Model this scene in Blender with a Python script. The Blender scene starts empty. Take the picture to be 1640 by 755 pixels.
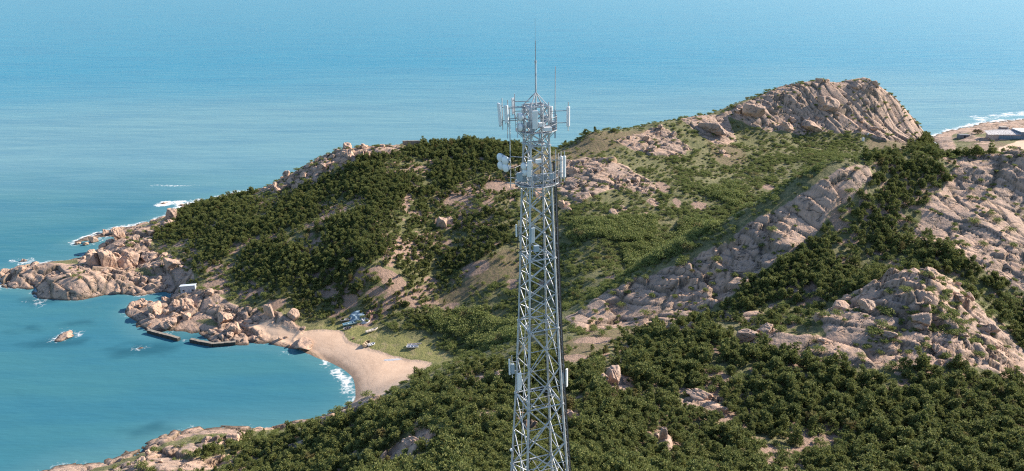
import bpy, bmesh, math, random
import numpy as np
from mathutils import Vector, Matrix
R = math.radians
SC = bpy.context.scene
COL = SC.collection

# ------------------------------------------------------------------ camera, sky, sun, exposure
CAM_H, FPX, PITCH = 145.0, 1200.0, 20.4
cam = bpy.data.objects.new('camera', bpy.data.cameras.new('camera')); COL.objects.link(cam)
cam.location = (0, 0, CAM_H); cam.rotation_euler = (R(90 - PITCH), 0, 0)
cam.data.sensor_width = 36.0; cam.data.lens = 36.0 * FPX / 1640.0
cam.data.clip_start = 1.0; cam.data.clip_end = 120000.0
SC.camera = cam
SUN_EL = 31.0
SUN_DIR = Vector((0.90, 0.40, 0)).normalized()          # horizontal direction towards the sun
sun = bpy.data.objects.new('sun', bpy.data.lights.new('sun', 'SUN')); COL.objects.link(sun)
sun.data.energy = 5.0; sun.data.angle = R(0.53); sun.data.color = (1.0, 0.90, 0.78)
sv = Vector((SUN_DIR.x * math.cos(R(SUN_EL)), SUN_DIR.y * math.cos(R(SUN_EL)), math.sin(R(SUN_EL))))
sun.rotation_euler = sv.to_track_quat('Z', 'Y').to_euler(); sun.location = (300, -50, 400)
W = bpy.data.worlds.new('World'); SC.world = W; W.use_nodes = True
wn = W.node_tree.nodes; bg = wn['Background']
sky = wn.new('ShaderNodeTexSky'); sky.sky_type = 'NISHITA'; sky.sun_disc = False
sky.sun_elevation = R(SUN_EL); sky.sun_rotation = math.atan2(SUN_DIR.x, SUN_DIR.y)
sky.altitude = 100; sky.air_density = 1.0; sky.dust_density = 0.3; sky.ozone_density = 2.5
W.node_tree.links.new(sky.outputs[0], bg.inputs[0]); bg.inputs[1].default_value = 0.115
vs = SC.view_settings
vs.view_transform = 'Standard'; vs.look = 'None'; vs.gamma = 1.0; vs.use_curve_mapping = False
vs.exposure = 0.84
SC.render.engine = 'CYCLES'
SC.cycles.max_bounces = 5; SC.cycles.diffuse_bounces = 2; SC.cycles.glossy_bounces = 2
SC.cycles.transparent_max_bounces = 4; SC.cycles.caustics_reflective = False; SC.cycles.caustics_refractive = False
SC.cycles.use_denoising = False; SC.cycles.filter_width = 1.15; SC.cycles.sample_clamp_indirect = 4.0

# ------------------------------------------------------------------ estimated points and outlines, mostly image pixels unprojected at assumed depths (metres)
CTRL_LIST=[[-240.7,324.2,0.0],[-224.0,318.5,0.0],[-211.0,306.3,0.0],[-199.4,305.7,0.0],[-187.4,312.3,0.0],[-172.4,311.0,0.0],[-156.8,318.1,0.5],[-169.3,297.4,0.0],[-161.7,288.3,0.0],[-152.2,276.3,0.0],[-144.5,276.5,0.2],[-119.3,264.3,0.2],[-109.3,264.3,0.2],[-94.1,263.1,0.0],[-83.8,261.6,0.0],[-76.1,255.2,0.0],[-66.8,249.5,0.0],[-60.1,242.2,0.0],[-56.2,233.6,0.0],[-53.3,225.5,0.0],[-65.1,214.9,0.0],[-70.6,212.0,0.0],[-78.1,209.2,0.0],[-86.0,208.1,0.0],[-100.4,208.5,0.0],[-107.8,206.4,0.0],[-114.8,201.7,0.0],[-116.0,197.8,0.0],[-123.2,192.5,0.0],[-131.0,189.2,0.0],[-140.2,187.1,0.0],[-147.7,176.7,0.0],[-158.4,166.4,0.0],[-236.0,377.8,0.0],[-228.9,383.5,0.0],[-226.5,402.7,0.0],[-213.9,410.2,0.0],[-207.0,423.6,0.0],[-203.8,447.8,0.0],[-189.0,460.8,0.0],[-173.4,474.6,0.0],[-249.3,335.4,0.0],[-242.8,347.2,0.0],[-187.8,343.6,0.5],[-227.3,298.1,-8.0],[-202.8,258.9,-10.0],[-178.0,258.9,-10.0],[-151.3,255.6,-8.0],[-123.2,246.5,-8.0],[-98.9,244.9,-7.0],[-78.5,240.1,-4.0],[-202.6,304.5,-5.0],[-182.1,308.8,-4.0],[-145.1,220.8,-7.0],[-176.4,217.8,-10.0],[-159.1,303.0,-1.2],[-155.9,308.7,-0.8],[-102.0,255.2,-5.0],[-121.0,260.7,-4.0],[-83.9,251.8,-3.0],[-68.8,238.5,-3.0],[-144.3,263.2,-4.0],[-125.2,225.4,-5.0],[-102.5,223.9,-4.0],[-81.3,226.2,-3.0],[-62.8,222.8,-2.0],[-285.5,388.9,-8.0],[-276.4,408.8,-8.0],[-280.7,442.2,-8.0],[-260.3,480.7,-8.0],[-340.1,473.3,-10.0],[-239.0,509.8,-8.0],[-193.8,533.8,-8.0],[-393.8,556.5,-12.0],[-264.9,593.9,-12.0],[-235.0,362.8,-3.0],[-224.0,379.6,-2.5],[-160.0,582.4,-10.0],[-93.7,647.6,-12.0],[-236.0,325.1,3.5],[-226.7,329.8,5.0],[-211.5,324.5,6.0],[-198.3,326.8,5.0],[-205.3,313.0,5.0],[-193.9,313.0,5.0],[-199.6,307.2,3.0],[-183.8,315.3,4.0],[-177.8,323.6,3.5],[-163.3,321.0,4.0],[-192.6,345.7,5.0],[-176.0,336.8,6.0],[-161.0,330.4,7.0],[-205.4,358.4,4.0],[-204.3,370.6,7.0],[-186.8,361.5,8.0],[-187.5,385.5,8.0],[-159.8,343.2,10.0],[-177.5,387.2,11.0],[-189.2,414.8,8.0],[-142.6,299.2,5.2],[-159.5,299.4,3.0],[-142.7,292.2,4.0],[-128.7,284.2,5.0],[-120.8,275.8,2.0],[-131.8,277.2,0.4],[-137.7,278.9,0.4],[-109.4,276.6,3.0],[-101.1,270.3,2.0],[-90.8,270.0,2.2],[-79.5,265.1,2.0],[-62.0,252.3,2.2],[-50.1,238.6,2.2],[-52.9,229.0,1.6],[-75.9,271.1,3.0],[-66.4,274.7,4.0],[-54.1,262.3,3.5],[-38.3,253.9,4.0],[-41.4,241.6,3.0],[-27.8,245.0,5.0],[-18.8,249.4,6.5],[-56.3,275.5,5.0],[-29.2,260.2,6.0],[-42.7,269.8,6.5],[-147.8,425.0,15.9],[-136.0,425.0,22.4],[-116.1,423.0,33.2],[-100.3,420.0,41.0],[-79.6,425.0,42.3],[-51.0,428.0,42.4],[-29.2,430.0,43.4],[3.7,430.0,41.9],[29.3,430.0,38.9],[43.7,430.0,48.6],[66.2,435.0,49.3],[89.9,445.0,51.7],[110.9,455.0,52.3],[131.7,462.0,53.6],[148.3,468.0,59.9],[172.9,474.0,67.0],[194.3,480.0,70.8],[210.5,480.0,68.4],[228.1,480.0,70.0],[249.3,482.0,56.9],[262.7,484.0,44.3],[272.8,485.0,34.6],[-57.1,280.0,4.2],[-58.0,290.0,16.7],[-60.5,307.0,24.2],[-64.6,333.0,29.8],[-70.3,368.0,34.6],[-77.2,277.0,4.2],[-81.0,297.0,13.7],[-84.6,315.0,21.1],[-91.2,345.0,25.6],[-100.3,385.0,29.5],[-95.7,280.0,7.0],[-100.3,298.0,13.2],[-106.7,322.0,18.3],[-116.1,356.0,21.8],[-127.3,395.0,22.9],[-120.7,292.0,7.1],[-127.3,312.0,10.1],[-133.8,332.0,14.4],[-146.8,370.0,17.0],[-161.2,410.0,14.5],[-149.5,317.0,7.9],[-161.9,365.0,11.8],[-32.0,290.0,8.0],[-33.2,305.0,13.1],[-34.8,325.0,20.3],[-36.9,350.0,27.1],[-39.5,380.0,34.4],[-42.3,412.0,39.7],[-10.4,283.0,14.2],[-10.9,303.0,19.9],[-11.6,328.0,25.3],[-12.4,355.0,32.0],[-13.5,392.0,37.9],[12.8,370.0,34.0],[13.7,400.0,39.3],[11.8,335.0,29.1],[10.8,300.0,21.2],[9.8,268.0,18.4],[0.0,248.0,15.1],[44.7,402.0,42.3],[42.5,380.0,41.9],[39.4,347.0,35.2],[34.7,300.0,32.7],[31.6,268.0,29.1],[30.0,252.0,28.5],[69.9,410.0,43.8],[64.7,375.0,39.2],[59.6,340.0,33.7],[52.5,293.0,29.7],[52.2,275.0,28.8],[102.1,430.0,46.3],[95.6,398.0,39.8],[87.5,360.0,37.0],[78.0,315.0,33.1],[72.7,290.0,30.9],[136.9,450.0,45.6],[141.9,440.0,42.1],[126.3,385.0,36.4],[111.5,335.0,35.3],[95.5,308.0,34.1],[175.2,450.0,43.7],[161.3,410.0,40.2],[145.3,365.0,38.8],[200.2,445.0,41.0],[179.3,395.0,42.3],[219.1,445.0,41.0],[232.1,440.0,39.5],[190.7,466.0,57.9],[218.6,466.0,54.0],[240.6,468.0,45.6],[166.4,462.0,54.7],[16.9,214.0,36.3],[36.9,225.0,43.7],[53.4,228.0,50.9],[67.9,231.0,58.1],[82.6,235.0,65.9],[99.8,240.0,74.5],[111.6,245.0,79.1],[124.8,251.0,79.1],[143.9,259.0,79.3],[159.2,262.0,77.6],[172.0,258.0,79.5],[179.9,257.0,80.7],[193.6,250.0,76.7],[25.1,207.0,37.7],[35.5,213.0,39.0],[46.9,212.0,42.7],[57.1,206.0,43.5],[67.5,219.0,50.3],[75.8,222.0,55.5],[86.7,227.0,61.1],[97.2,229.0,63.6],[108.8,235.0,70.2],[120.7,239.0,71.1],[132.6,247.0,73.1],[30.2,178.0,46.1],[48.9,187.0,47.1],[44.5,168.0,49.9],[71.0,204.0,50.7],[63.0,177.0,50.4],[92.5,214.0,56.7],[83.8,189.0,51.9],[114.9,222.0,59.8],[107.3,204.0,56.8],[137.6,238.0,67.1],[125.8,224.0,60.1],[130.5,215.0,62.5],[150.1,247.0,70.9],[152.4,235.0,68.0],[140.5,212.0,61.6],[159.9,234.0,68.4],[166.1,246.0,73.4],[147.4,211.0,62.0],[169.6,236.0,67.7],[156.4,213.0,61.2],[147.4,197.0,55.9],[139.8,200.0,57.5],[133.7,203.0,60.2],[173.2,215.0,60.4],[119.1,203.0,60.2],[129.2,197.0,56.9],[139.0,188.0,52.4],[100.6,184.0,62.7],[109.3,184.0,65.4],[117.0,183.0,61.9],[122.7,180.0,58.2],[129.2,172.0,51.3],[94.3,176.0,58.3],[104.9,172.0,60.3],[115.7,167.0,55.8],[123.4,157.0,49.3],[83.2,176.0,56.5],[74.0,163.0,52.7],[87.7,160.0,54.4],[101.8,158.0,54.7],[111.8,154.0,52.8],[60.7,175.0,50.6],[74.7,174.0,53.9],[112.5,150.0,51.9],[83.1,149.0,52.5],[63.2,154.0,52.8],[103.3,135.0,52.0],[76.8,135.0,52.0],[51.8,140.0,51.8],[93.3,119.0,53.2],[69.4,119.0,53.2],[44.3,116.0,55.5],[19.2,106.0,63.2],[3.9,96.0,70.9],[24.8,142.0,52.1],[27.5,160.0,49.2],[5.5,141.0,52.8],[5.4,190.0,37.4],[14.7,196.0,40.3],[7.7,162.0,48.0],[1.9,196.0,33.0],[-7.6,199.0,29.6],[-17.4,203.0,25.3],[-29.5,206.0,20.8],[-44.0,207.0,12.8],[-55.4,203.0,9.4],[-6.1,158.0,43.4],[-17.7,152.0,45.6],[-15.4,130.0,52.5],[-32.0,163.0,32.8],[-33.0,152.0,36.8],[-29.0,131.0,44.0],[-13.5,112.0,58.6],[-56.9,180.0,16.9],[-51.5,160.0,21.6],[-76.5,183.0,10.4],[-72.6,172.0,12.3],[-95.2,184.0,9.7],[-89.9,172.0,12.3],[-109.7,176.0,9.2],[-4.1,102.0,66.3],[2.0,57.0,91.0],[0.0,20.0,92.0],[60.0,40.0,86.0],[-50.0,50.0,72.0],[-90.0,80.0,45.0],[-130.0,110.0,20.0],[-190.0,130.0,0.0],[-240.0,130.0,-8.0],[110.0,60.0,72.0],[180.0,60.0,70.0],[240.0,100.0,60.0],[260.0,160.0,55.0],[-60.0,0.0,70.0],[80.0,-20.0,80.0],[200.0,0.0,70.0],[-190.0,460.0,-2.0],[-150.0,475.0,-3.0],[-120.0,475.0,2.0],[-60.0,480.0,4.0],[0.0,490.0,6.0],[40.0,500.0,6.0],[90.0,520.0,4.0],[130.0,530.0,4.0],[200.0,545.0,8.0],[250.0,545.0,12.0],[-60.0,530.0,-10.0],[40.0,550.0,-10.0],[130.0,590.0,-10.0],[200.0,600.0,-8.0],[280.0,560.0,-1.0],[285.0,480.0,12.0],[300.0,520.0,5.0],[310.0,430.0,28.0],[330.0,380.0,36.0],[85.0,272.0,44.0],[110.0,288.0,47.0],[135.0,300.0,47.0],[165.0,308.0,46.0],[200.0,305.0,44.0],[240.0,300.0,40.0],[260.0,250.0,58.0],[300.0,240.0,48.0],[260.0,180.0,44.0],[310.0,310.0,38.0],[330.0,580.0,-2.0],[360.0,560.0,6.0],[420.0,560.0,7.0],[500.0,560.0,8.0],[620.0,560.0,10.0],[380.0,620.0,4.0],[430.0,620.0,7.0],[520.0,620.0,8.0],[620.0,620.0,9.0],[415.0,680.0,-1.0],[480.0,692.0,1.5],[620.0,715.0,3.0],[480.0,770.0,-8.0],[560.0,770.0,-8.0],[640.0,790.0,-8.0],[520.0,660.0,7.0],[420.0,740.0,-5.0],[360.0,680.0,-6.0],[300.0,640.0,-9.0],[460.0,840.0,-9.0],[600.0,870.0,-9.0],[700.0,880.0,-9.0],[-260.0,200.0,-10.0],[-260.0,300.0,-10.0],[-260.0,400.0,-12.0],[-260.0,520.0,-14.0],[300.0,800.0,-14.0],[100.0,800.0,-14.0],[-100.0,700.0,-14.0]]
POLY={"rock":[[[-249.1,335.0],[-242.0,339.0],[-232.4,339.0],[-207.2,332.5],[-190.4,340.0],[-175.6,325.5],[-150.9,320.0],[-149.1,311.5],[-164.4,315.5],[-172.4,311.0],[-187.2,312.0],[-198.8,304.5],[-210.9,306.0],[-223.3,317.5],[-241.1,322.5]],[[-239.1,376.0],[-231.0,387.5],[-227.9,402.0],[-211.0,393.5],[-195.9,399.0],[-191.0,406.0],[-182.8,387.0],[-188.0,371.5],[-184.8,356.5],[-152.2,327.5],[-144.3,311.0],[-182.5,333.5],[-197.9,331.5],[-209.5,334.0],[-229.5,364.5]],[[-171.2,299.5],[-167.7,310.0],[-149.5,308.5],[-128.0,297.5],[-114.8,286.0],[-101.5,281.5],[-89.7,276.0],[-83.6,273.5],[-83.4,262.0],[-93.9,262.5],[-109.3,264.0],[-119.8,265.5],[-123.8,273.0],[-123.3,279.5],[-136.5,283.0],[-145.9,280.0],[-152.1,276.0],[-163.7,288.5]],[[-150.3,419.5],[-135.2,422.5],[-115.8,422.0],[-100.5,421.5],[-79.4,425.0],[-61.8,427.5],[-63.1,410.5],[-89.5,401.0],[-109.6,395.5],[-129.3,396.0]],[[21.2,377.5],[28.7,394.0],[41.1,400.5],[55.6,393.0],[73.6,360.5],[68.7,350.0],[51.2,357.5],[39.4,347.5],[31.5,342.5],[21.4,362.0]],[[58.4,416.5],[81.0,436.0],[90.5,437.5],[102.0,415.5],[93.4,404.0],[79.4,403.5],[66.3,409.5]],[[101.5,455.5],[120.6,463.5],[133.3,460.5],[133.1,435.0],[119.5,425.5],[107.7,439.5]],[[127.7,461.0],[149.6,472.5],[174.6,479.5],[195.9,485.0],[231.8,484.5],[251.8,484.0],[270.8,478.5],[248.3,452.5],[225.9,443.0],[215.7,451.0],[186.9,451.0],[155.3,448.0],[143.3,453.5]],[[17.3,220.0],[29.3,228.0],[45.2,226.5],[57.0,226.0],[71.7,230.0],[83.4,234.0],[99.6,239.0],[120.4,248.0],[121.7,243.5],[105.1,231.5],[95.6,223.5],[83.1,217.0],[72.5,210.5],[57.3,203.0],[44.4,200.5],[32.3,203.5],[19.3,197.0]],[[125.5,223.5],[139.7,238.0],[152.6,253.0],[160.6,260.5],[173.9,261.0],[407.5,505.0],[172.3,191.5],[143.7,195.0],[140.4,201.0],[129.3,212.5]],[[56.9,173.0],[60.0,178.0],[68.8,180.0],[73.3,170.0],[78.8,168.0],[80.9,180.0],[89.9,188.0],[99.3,188.0],[120.2,201.5],[126.4,195.5],[128.2,182.5],[131.7,167.5],[124.3,156.0],[115.3,154.5],[107.3,155.5],[97.6,155.5],[85.9,155.5],[75.0,157.5],[72.1,162.0],[66.8,164.5]],[[20.5,159.0],[25.9,165.0],[29.0,158.0],[26.1,150.5],[21.6,151.5]],[[38.3,150.0],[42.1,151.0],[47.5,141.5],[46.6,137.0],[42.7,141.5]],[[-25.3,135.0],[-21.7,137.0],[-15.2,134.5],[-13.9,130.0],[-17.5,125.5],[-21.3,125.5]],[[10.5,134.0],[14.2,138.5],[15.6,133.0],[11.8,126.5]],[[-142.2,185.5],[-121.7,174.5],[-115.4,180.5],[-108.1,186.5],[-99.9,191.5],[-91.9,193.0],[-80.3,194.5],[-80.8,192.0],[-91.8,180.5],[-100.1,175.0],[-104.0,165.5],[-133.3,172.0]],[[-99.0,171.0],[-90.8,174.0],[-81.0,180.5],[-77.8,175.5],[-84.2,170.5]],[[-63.5,203.0],[-55.2,206.5],[-47.2,222.5],[-36.5,190.5],[-44.9,183.5],[-56.8,186.5]],[[-14.9,182.0],[-8.8,184.5],[-2.6,183.5],[-2.0,174.0],[-9.9,172.0]],[[-36.4,343.5],[-29.9,346.5],[-28.0,336.0],[-34.2,335.0]],[[371.8,641.0],[414.4,683.0],[473.6,723.5],[565.6,769.0],[694.2,769.0],[560.4,613.5],[440.5,620.0],[417.2,624.5],[393.3,628.0]]],"sand":[[[-88.5,268.5],[-84.9,271.5],[-81.3,272.5],[-70.9,271.5],[-63.7,263.0],[-57.8,258.0],[-46.4,252.0],[-29.8,241.5],[-32.0,226.5],[-39.4,194.0],[-55.5,219.5],[-59.9,232.0],[-63.4,241.0],[-68.9,248.0],[-76.9,256.5],[-86.6,263.0]],[[-110.6,276.5],[-100.0,276.0],[-86.1,271.5],[-86.8,263.5],[-95.1,267.0]],[[375.6,565.0],[415.6,597.5],[440.0,589.0],[411.5,547.5],[180.7,254.5]]],"meadow":[[[-82.9,274.0],[-74.5,276.5],[-55.8,272.5],[-41.7,262.0],[-27.5,254.0],[-19.1,237.5],[-26.0,227.5],[-37.1,244.5],[-46.4,252.0],[-57.8,258.0],[-63.7,263.0],[-70.8,271.0]]],"dry":[[[6.2,398.5],[29.1,426.0],[65.6,431.0],[88.9,439.0],[82.4,422.0],[48.4,404.5],[27.1,394.5],[-6.3,360.5],[-34.0,352.5],[-42.4,359.5],[-13.1,379.0]],[[-8.3,308.5],[2.8,311.5],[4.0,292.0],[-11.8,287.5],[-24.3,277.0],[-33.5,273.5],[-35.7,288.0],[-21.6,297.0]],[[14.4,192.0],[26.1,200.0],[44.9,201.0],[33.1,186.0],[23.7,180.0],[12.4,162.5]],[[-22.1,192.5],[-11.0,191.5],[1.7,181.0],[2.4,164.0],[-10.0,173.5]],[[114.7,437.0],[132.0,431.0],[131.5,403.5],[118.7,394.0],[112.1,409.5]],[[219.8,451.5],[253.2,458.5],[229.2,426.0],[209.7,431.5]],[[88.1,187.5],[98.4,186.0],[116.7,195.0],[110.8,178.0],[96.8,174.5]],[[271.1,477.0],[411.4,591.0],[396.7,568.0],[381.0,607.0],[269.4,466.0]]],"forest":[[[-185.4,358.0],[-195.3,399.0],[-202.2,444.0],[-141.3,406.0],[-130.4,402.5],[-110.7,400.5],[-89.5,401.0],[-63.9,416.0],[-43.9,430.5],[-21.9,431.0],[9.2,431.5],[9.8,407.5],[-10.0,388.0],[-41.1,362.0],[-39.7,347.0],[-26.6,332.5],[-4.4,333.0],[0.0,322.0],[-9.7,309.0],[-21.8,299.5],[-34.9,293.0],[-46.4,278.5],[-56.7,278.0],[-75.0,279.0],[-85.0,277.5],[-93.4,281.0],[-103.4,289.0],[-118.4,293.5],[-134.1,299.0],[-143.3,310.0],[-152.2,327.5]],[[-86.7,199.5],[-58.4,192.0],[-46.9,184.5],[-37.4,185.0],[-27.3,197.5],[-11.3,198.0],[3.6,189.0],[13.3,164.5],[23.6,179.0],[33.1,186.0],[44.9,201.0],[53.6,192.0],[56.9,173.0],[66.8,164.5],[73.1,160.5],[85.9,155.5],[107.3,155.5],[122.3,155.5],[135.4,156.5],[147.2,142.5],[83.5,71.5],[23.7,50.0],[3.8,42.0],[-15.3,53.5],[-101.2,157.0],[-96.5,172.0],[-90.7,183.0]],[[56.9,198.0],[70.9,210.0],[81.9,216.0],[94.5,223.0],[104.1,231.0],[121.6,245.0],[215.7,420.5],[260.1,464.0],[267.5,454.0],[153.0,253.0],[139.7,238.0],[125.1,223.5],[128.8,211.5],[139.9,200.0],[146.1,194.5],[170.2,188.5],[148.0,148.5],[137.8,164.5],[132.6,169.0],[130.1,182.5],[127.7,196.0],[120.2,201.5],[100.0,189.5],[89.9,190.0],[79.9,179.5],[74.9,174.5],[65.1,184.0]],[[126.4,254.5],[258.1,460.0],[368.9,586.0],[391.9,568.0],[398.8,536.0],[171.0,256.0],[150.6,258.5]],[[-46.2,277.0],[-32.0,290.5],[-25.5,275.0],[-32.6,269.5],[-42.4,268.0]]],"sparse":[[[-87.5,277.5],[-68.6,288.5],[-43.6,300.5],[-32.3,294.0],[-46.4,278.5],[-56.7,278.0],[-77.3,277.5]],[[-140.5,301.0],[-140.8,318.0],[-117.5,308.5],[-93.1,290.5],[-88.0,279.5],[-102.4,285.0],[-120.3,291.0]],[[-41.1,362.0],[-10.0,388.0],[8.6,398.5],[0.0,331.5],[-26.6,332.5],[-39.7,347.0]],[[-68.5,288.0],[-40.4,355.0],[-36.4,344.5],[-35.9,304.5]],[[74.9,174.5],[89.7,191.5],[100.5,190.5],[88.2,201.5],[68.3,194.5]]],"scrub":[[[21.2,345.0],[39.0,343.0],[67.8,345.0],[75.1,360.5],[60.5,391.5],[97.4,406.5],[132.0,431.0],[179.2,450.5],[215.2,449.5],[215.6,436.5],[111.2,246.5],[97.1,240.5],[81.7,235.0],[67.9,231.0],[53.3,227.0],[37.1,226.0],[17.8,226.5],[2.3,252.5],[-20.7,281.0],[-11.8,287.5],[2.7,297.0],[8.5,319.0]],[[-59.3,278.0],[-45.9,275.0],[-31.9,289.0],[-20.7,281.0],[3.4,246.5],[2.8,200.5],[-16.0,225.0],[-28.7,254.0],[-44.4,264.0],[-55.8,272.5]],[[-37.2,353.0],[8.2,381.0],[8.5,319.0],[2.8,310.5],[-5.6,312.0],[-17.0,316.0]],[[16.7,225.5],[26.4,202.0],[14.6,194.0]],[[134.4,204.0],[147.8,197.5],[139.6,183.0],[132.3,196.0]],[[78.6,176.0],[89.7,191.5],[107.9,186.0],[121.0,177.0],[122.4,166.5],[88.8,162.5]]],"thicket":[[[27.0,321.0],[44.3,324.5],[64.0,322.5],[63.7,304.5],[47.7,297.0],[28.2,301.0]],[[75.3,315.5],[88.0,322.0],[68.9,235.5],[61.8,239.0]],[[47.1,292.0],[70.3,304.0],[60.4,233.0],[46.7,235.0]],[[-33.3,277.0],[-15.1,273.0],[2.3,252.5],[2.0,216.0],[-16.8,255.5],[-29.6,264.5]],[[92.1,352.5],[114.7,367.5],[89.4,244.5],[106.0,336.0]]],"gravel":[[[-69.8,272.0],[-59.6,279.5],[-56.1,277.0],[-61.4,268.0]]],"court":[]}
SEAPOLY={"foam":[[[-75.7,256.6],[-70.3,254.2],[-63.1,247.6],[-57.6,238.7],[-52.8,225.5],[-57.3,224.0],[-61.2,231.2],[-65.6,239.6],[-73.0,249.5]],[[-216.9,452.9],[-196.5,459.5],[-174.8,478.8],[-166.6,469.0],[-187.1,450.3],[-205.5,437.8]],[[374.8,646.5],[404.2,674.9],[435.7,699.8],[443.3,723.5],[475.0,735.9],[522.4,752.0],[504.0,723.5],[468.1,714.4],[422.8,677.5],[405.4,666.9],[391.2,646.5]],[[-255.8,353.0],[-252.6,358.0],[-244.1,354.6],[-241.7,348.0],[-248.6,346.4]],[[-189.2,268.2],[-185.4,275.8],[-177.3,277.4],[-175.9,272.5],[-182.5,266.2]],[[-247.4,332.3],[-246.3,335.4],[-236.4,320.6],[-237.2,316.4]],[[-219.1,305.7],[-213.8,311.0],[-204.9,300.5],[-209.5,296.8]],[[-152.3,263.1],[-145.0,265.1],[-143.2,262.1],[-149.1,260.1]],[[-134.5,270.9],[-130.9,270.9],[-129.8,268.2],[-133.4,268.2]],[[-118.9,263.1],[-112.8,263.6],[-112.9,261.6],[-117.1,261.6]]],"weed":[[[-196.9,267.2],[-185.5,271.4],[-171.4,268.8],[-172.0,265.1],[-188.2,263.1]],[[-161.2,261.1],[-151.7,267.2],[-133.3,265.1],[-134.0,258.1],[-152.1,255.2]],[[-207.4,278.0],[-199.0,281.3],[-194.4,278.0],[-203.1,275.2]],[[-189.2,284.8],[-181.1,287.1],[-176.0,282.5],[-184.9,281.9]],[[-220.7,308.3],[-213.9,313.7],[-204.3,304.4],[-212.4,299.3]],[[-127.4,207.1],[-116.7,210.6],[-112.1,207.1],[-123.1,204.4]],[[-142.1,276.9],[-122.4,272.5],[-118.4,265.1],[-130.4,267.2],[-134.8,268.8]]],"crest":[[[-342.1,480.3],[-329.8,484.6],[-328.0,481.7],[-339.4,476.0]],[[-247.5,490.5],[-220.5,489.1],[-201.5,495.1],[-200.4,492.0],[-218.7,484.6],[-244.6,486.1]],[[-304.0,458.2],[-297.5,460.8],[-296.0,456.8],[-300.9,454.2]]]}
BLOB={"soil":[[-51.2,293.0,8.0,4.0],[-79.7,290.0,5.8,2.9],[-132.4,306.0,7.0,3.8],[-99.7,285.0,6.6,3.3],[-16.4,301.5,8.2,5.8],[-25.9,280.5,6.2,4.8],[-57.8,287.0,4.7,2.4],[-35.5,300.0,3.8,2.8],[-42.0,285.0,5.8,2.9],[-68.0,284.0,4.2,2.1],[-6.4,370.0,9.6,7.8],[-28.2,359.0,6.9,4.5],[0.0,286.0,3.6,5.5],[-50.9,316.5,2.8,2.2],[-107.2,393.0,3.4,3.0],[-109.6,368.0,3.2,3.5],[-70.0,409.5,4.9,3.2],[-151.1,337.0,3.6,3.2],[-120.8,314.5,2.8,2.0],[-70.9,302.5,2.7,1.5],[-81.7,300.5,3.8,1.9],[-19.9,171.0,2.3,5.0],[-10.5,183.0,5.3,5.0],[-39.8,186.0,2.9,3.2],[16.4,173.5,4.9,4.8],[23.0,189.0,7.1,4.5],[40.9,199.5,5.6,4.8],[75.1,360.5,4.4,7.8],[88.7,337.5,4.7,6.0],[12.7,278.5,3.6,4.0],[37.8,260.0,3.3,5.0],[79.3,342.0,2.4,7.2],[63.5,328.0,2.9,6.2],[128.3,360.5,3.8,6.0],[101.8,152.0,3.8,1.9],[33.6,152.0,2.0,1.8],[0.0,126.5,1.5,2.2],[-19.9,145.5,1.7,2.2]],"rockpatch":[[3.7,125.0,2.7,5.2],[11.0,132.5,2.9,5.2],[-23.9,133.5,5.8,6.3],[42.7,144.5,6.2,3.2],[29.5,124.0,1.7,4.5],[24.6,155.5,3.6,5.2],[85.8,199.5,4.4,3.0],[67.7,192.5,4.6,3.2],[-90.8,174.0,12.2,6.1],[-44.8,175.0,4.1,3.2],[-12.5,161.5,3.4,7.0],[-61.0,178.0,4.6,2.5],[25.6,343.5,3.6,5.8],[48.1,332.0,3.5,5.2],[67.5,343.0,3.0,5.5],[120.3,414.0,3.2,5.2],[-33.1,340.0,4.8,5.8],[-17.3,403.5,3.5,3.0],[3.2,370.5,6.4,5.2],[14.2,361.5,3.8,7.8],[-120.6,397.0,4.8,4.8],[-139.8,413.0,5.0,7.2],[45.7,192.0,3.2,7.2],[49.4,189.0,1.6,4.8],[33.6,152.0,1.5,1.8],[-21.1,133.0,3.4,4.8],[-6.3,128.0,1.3,2.2],[29.7,125.0,1.5,4.0],[63.8,174.5,2.6,5.0],[84.7,179.5,3.0,4.8],[75.6,195.5,2.2,2.0],[-1.6,163.5,1.3,2.8],[-12.8,146.5,1.4,2.2],[90.9,153.5,1.5,1.2],[53.1,336.0,2.4,3.8],[103.7,153.0,2.3,1.2]]}
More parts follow.
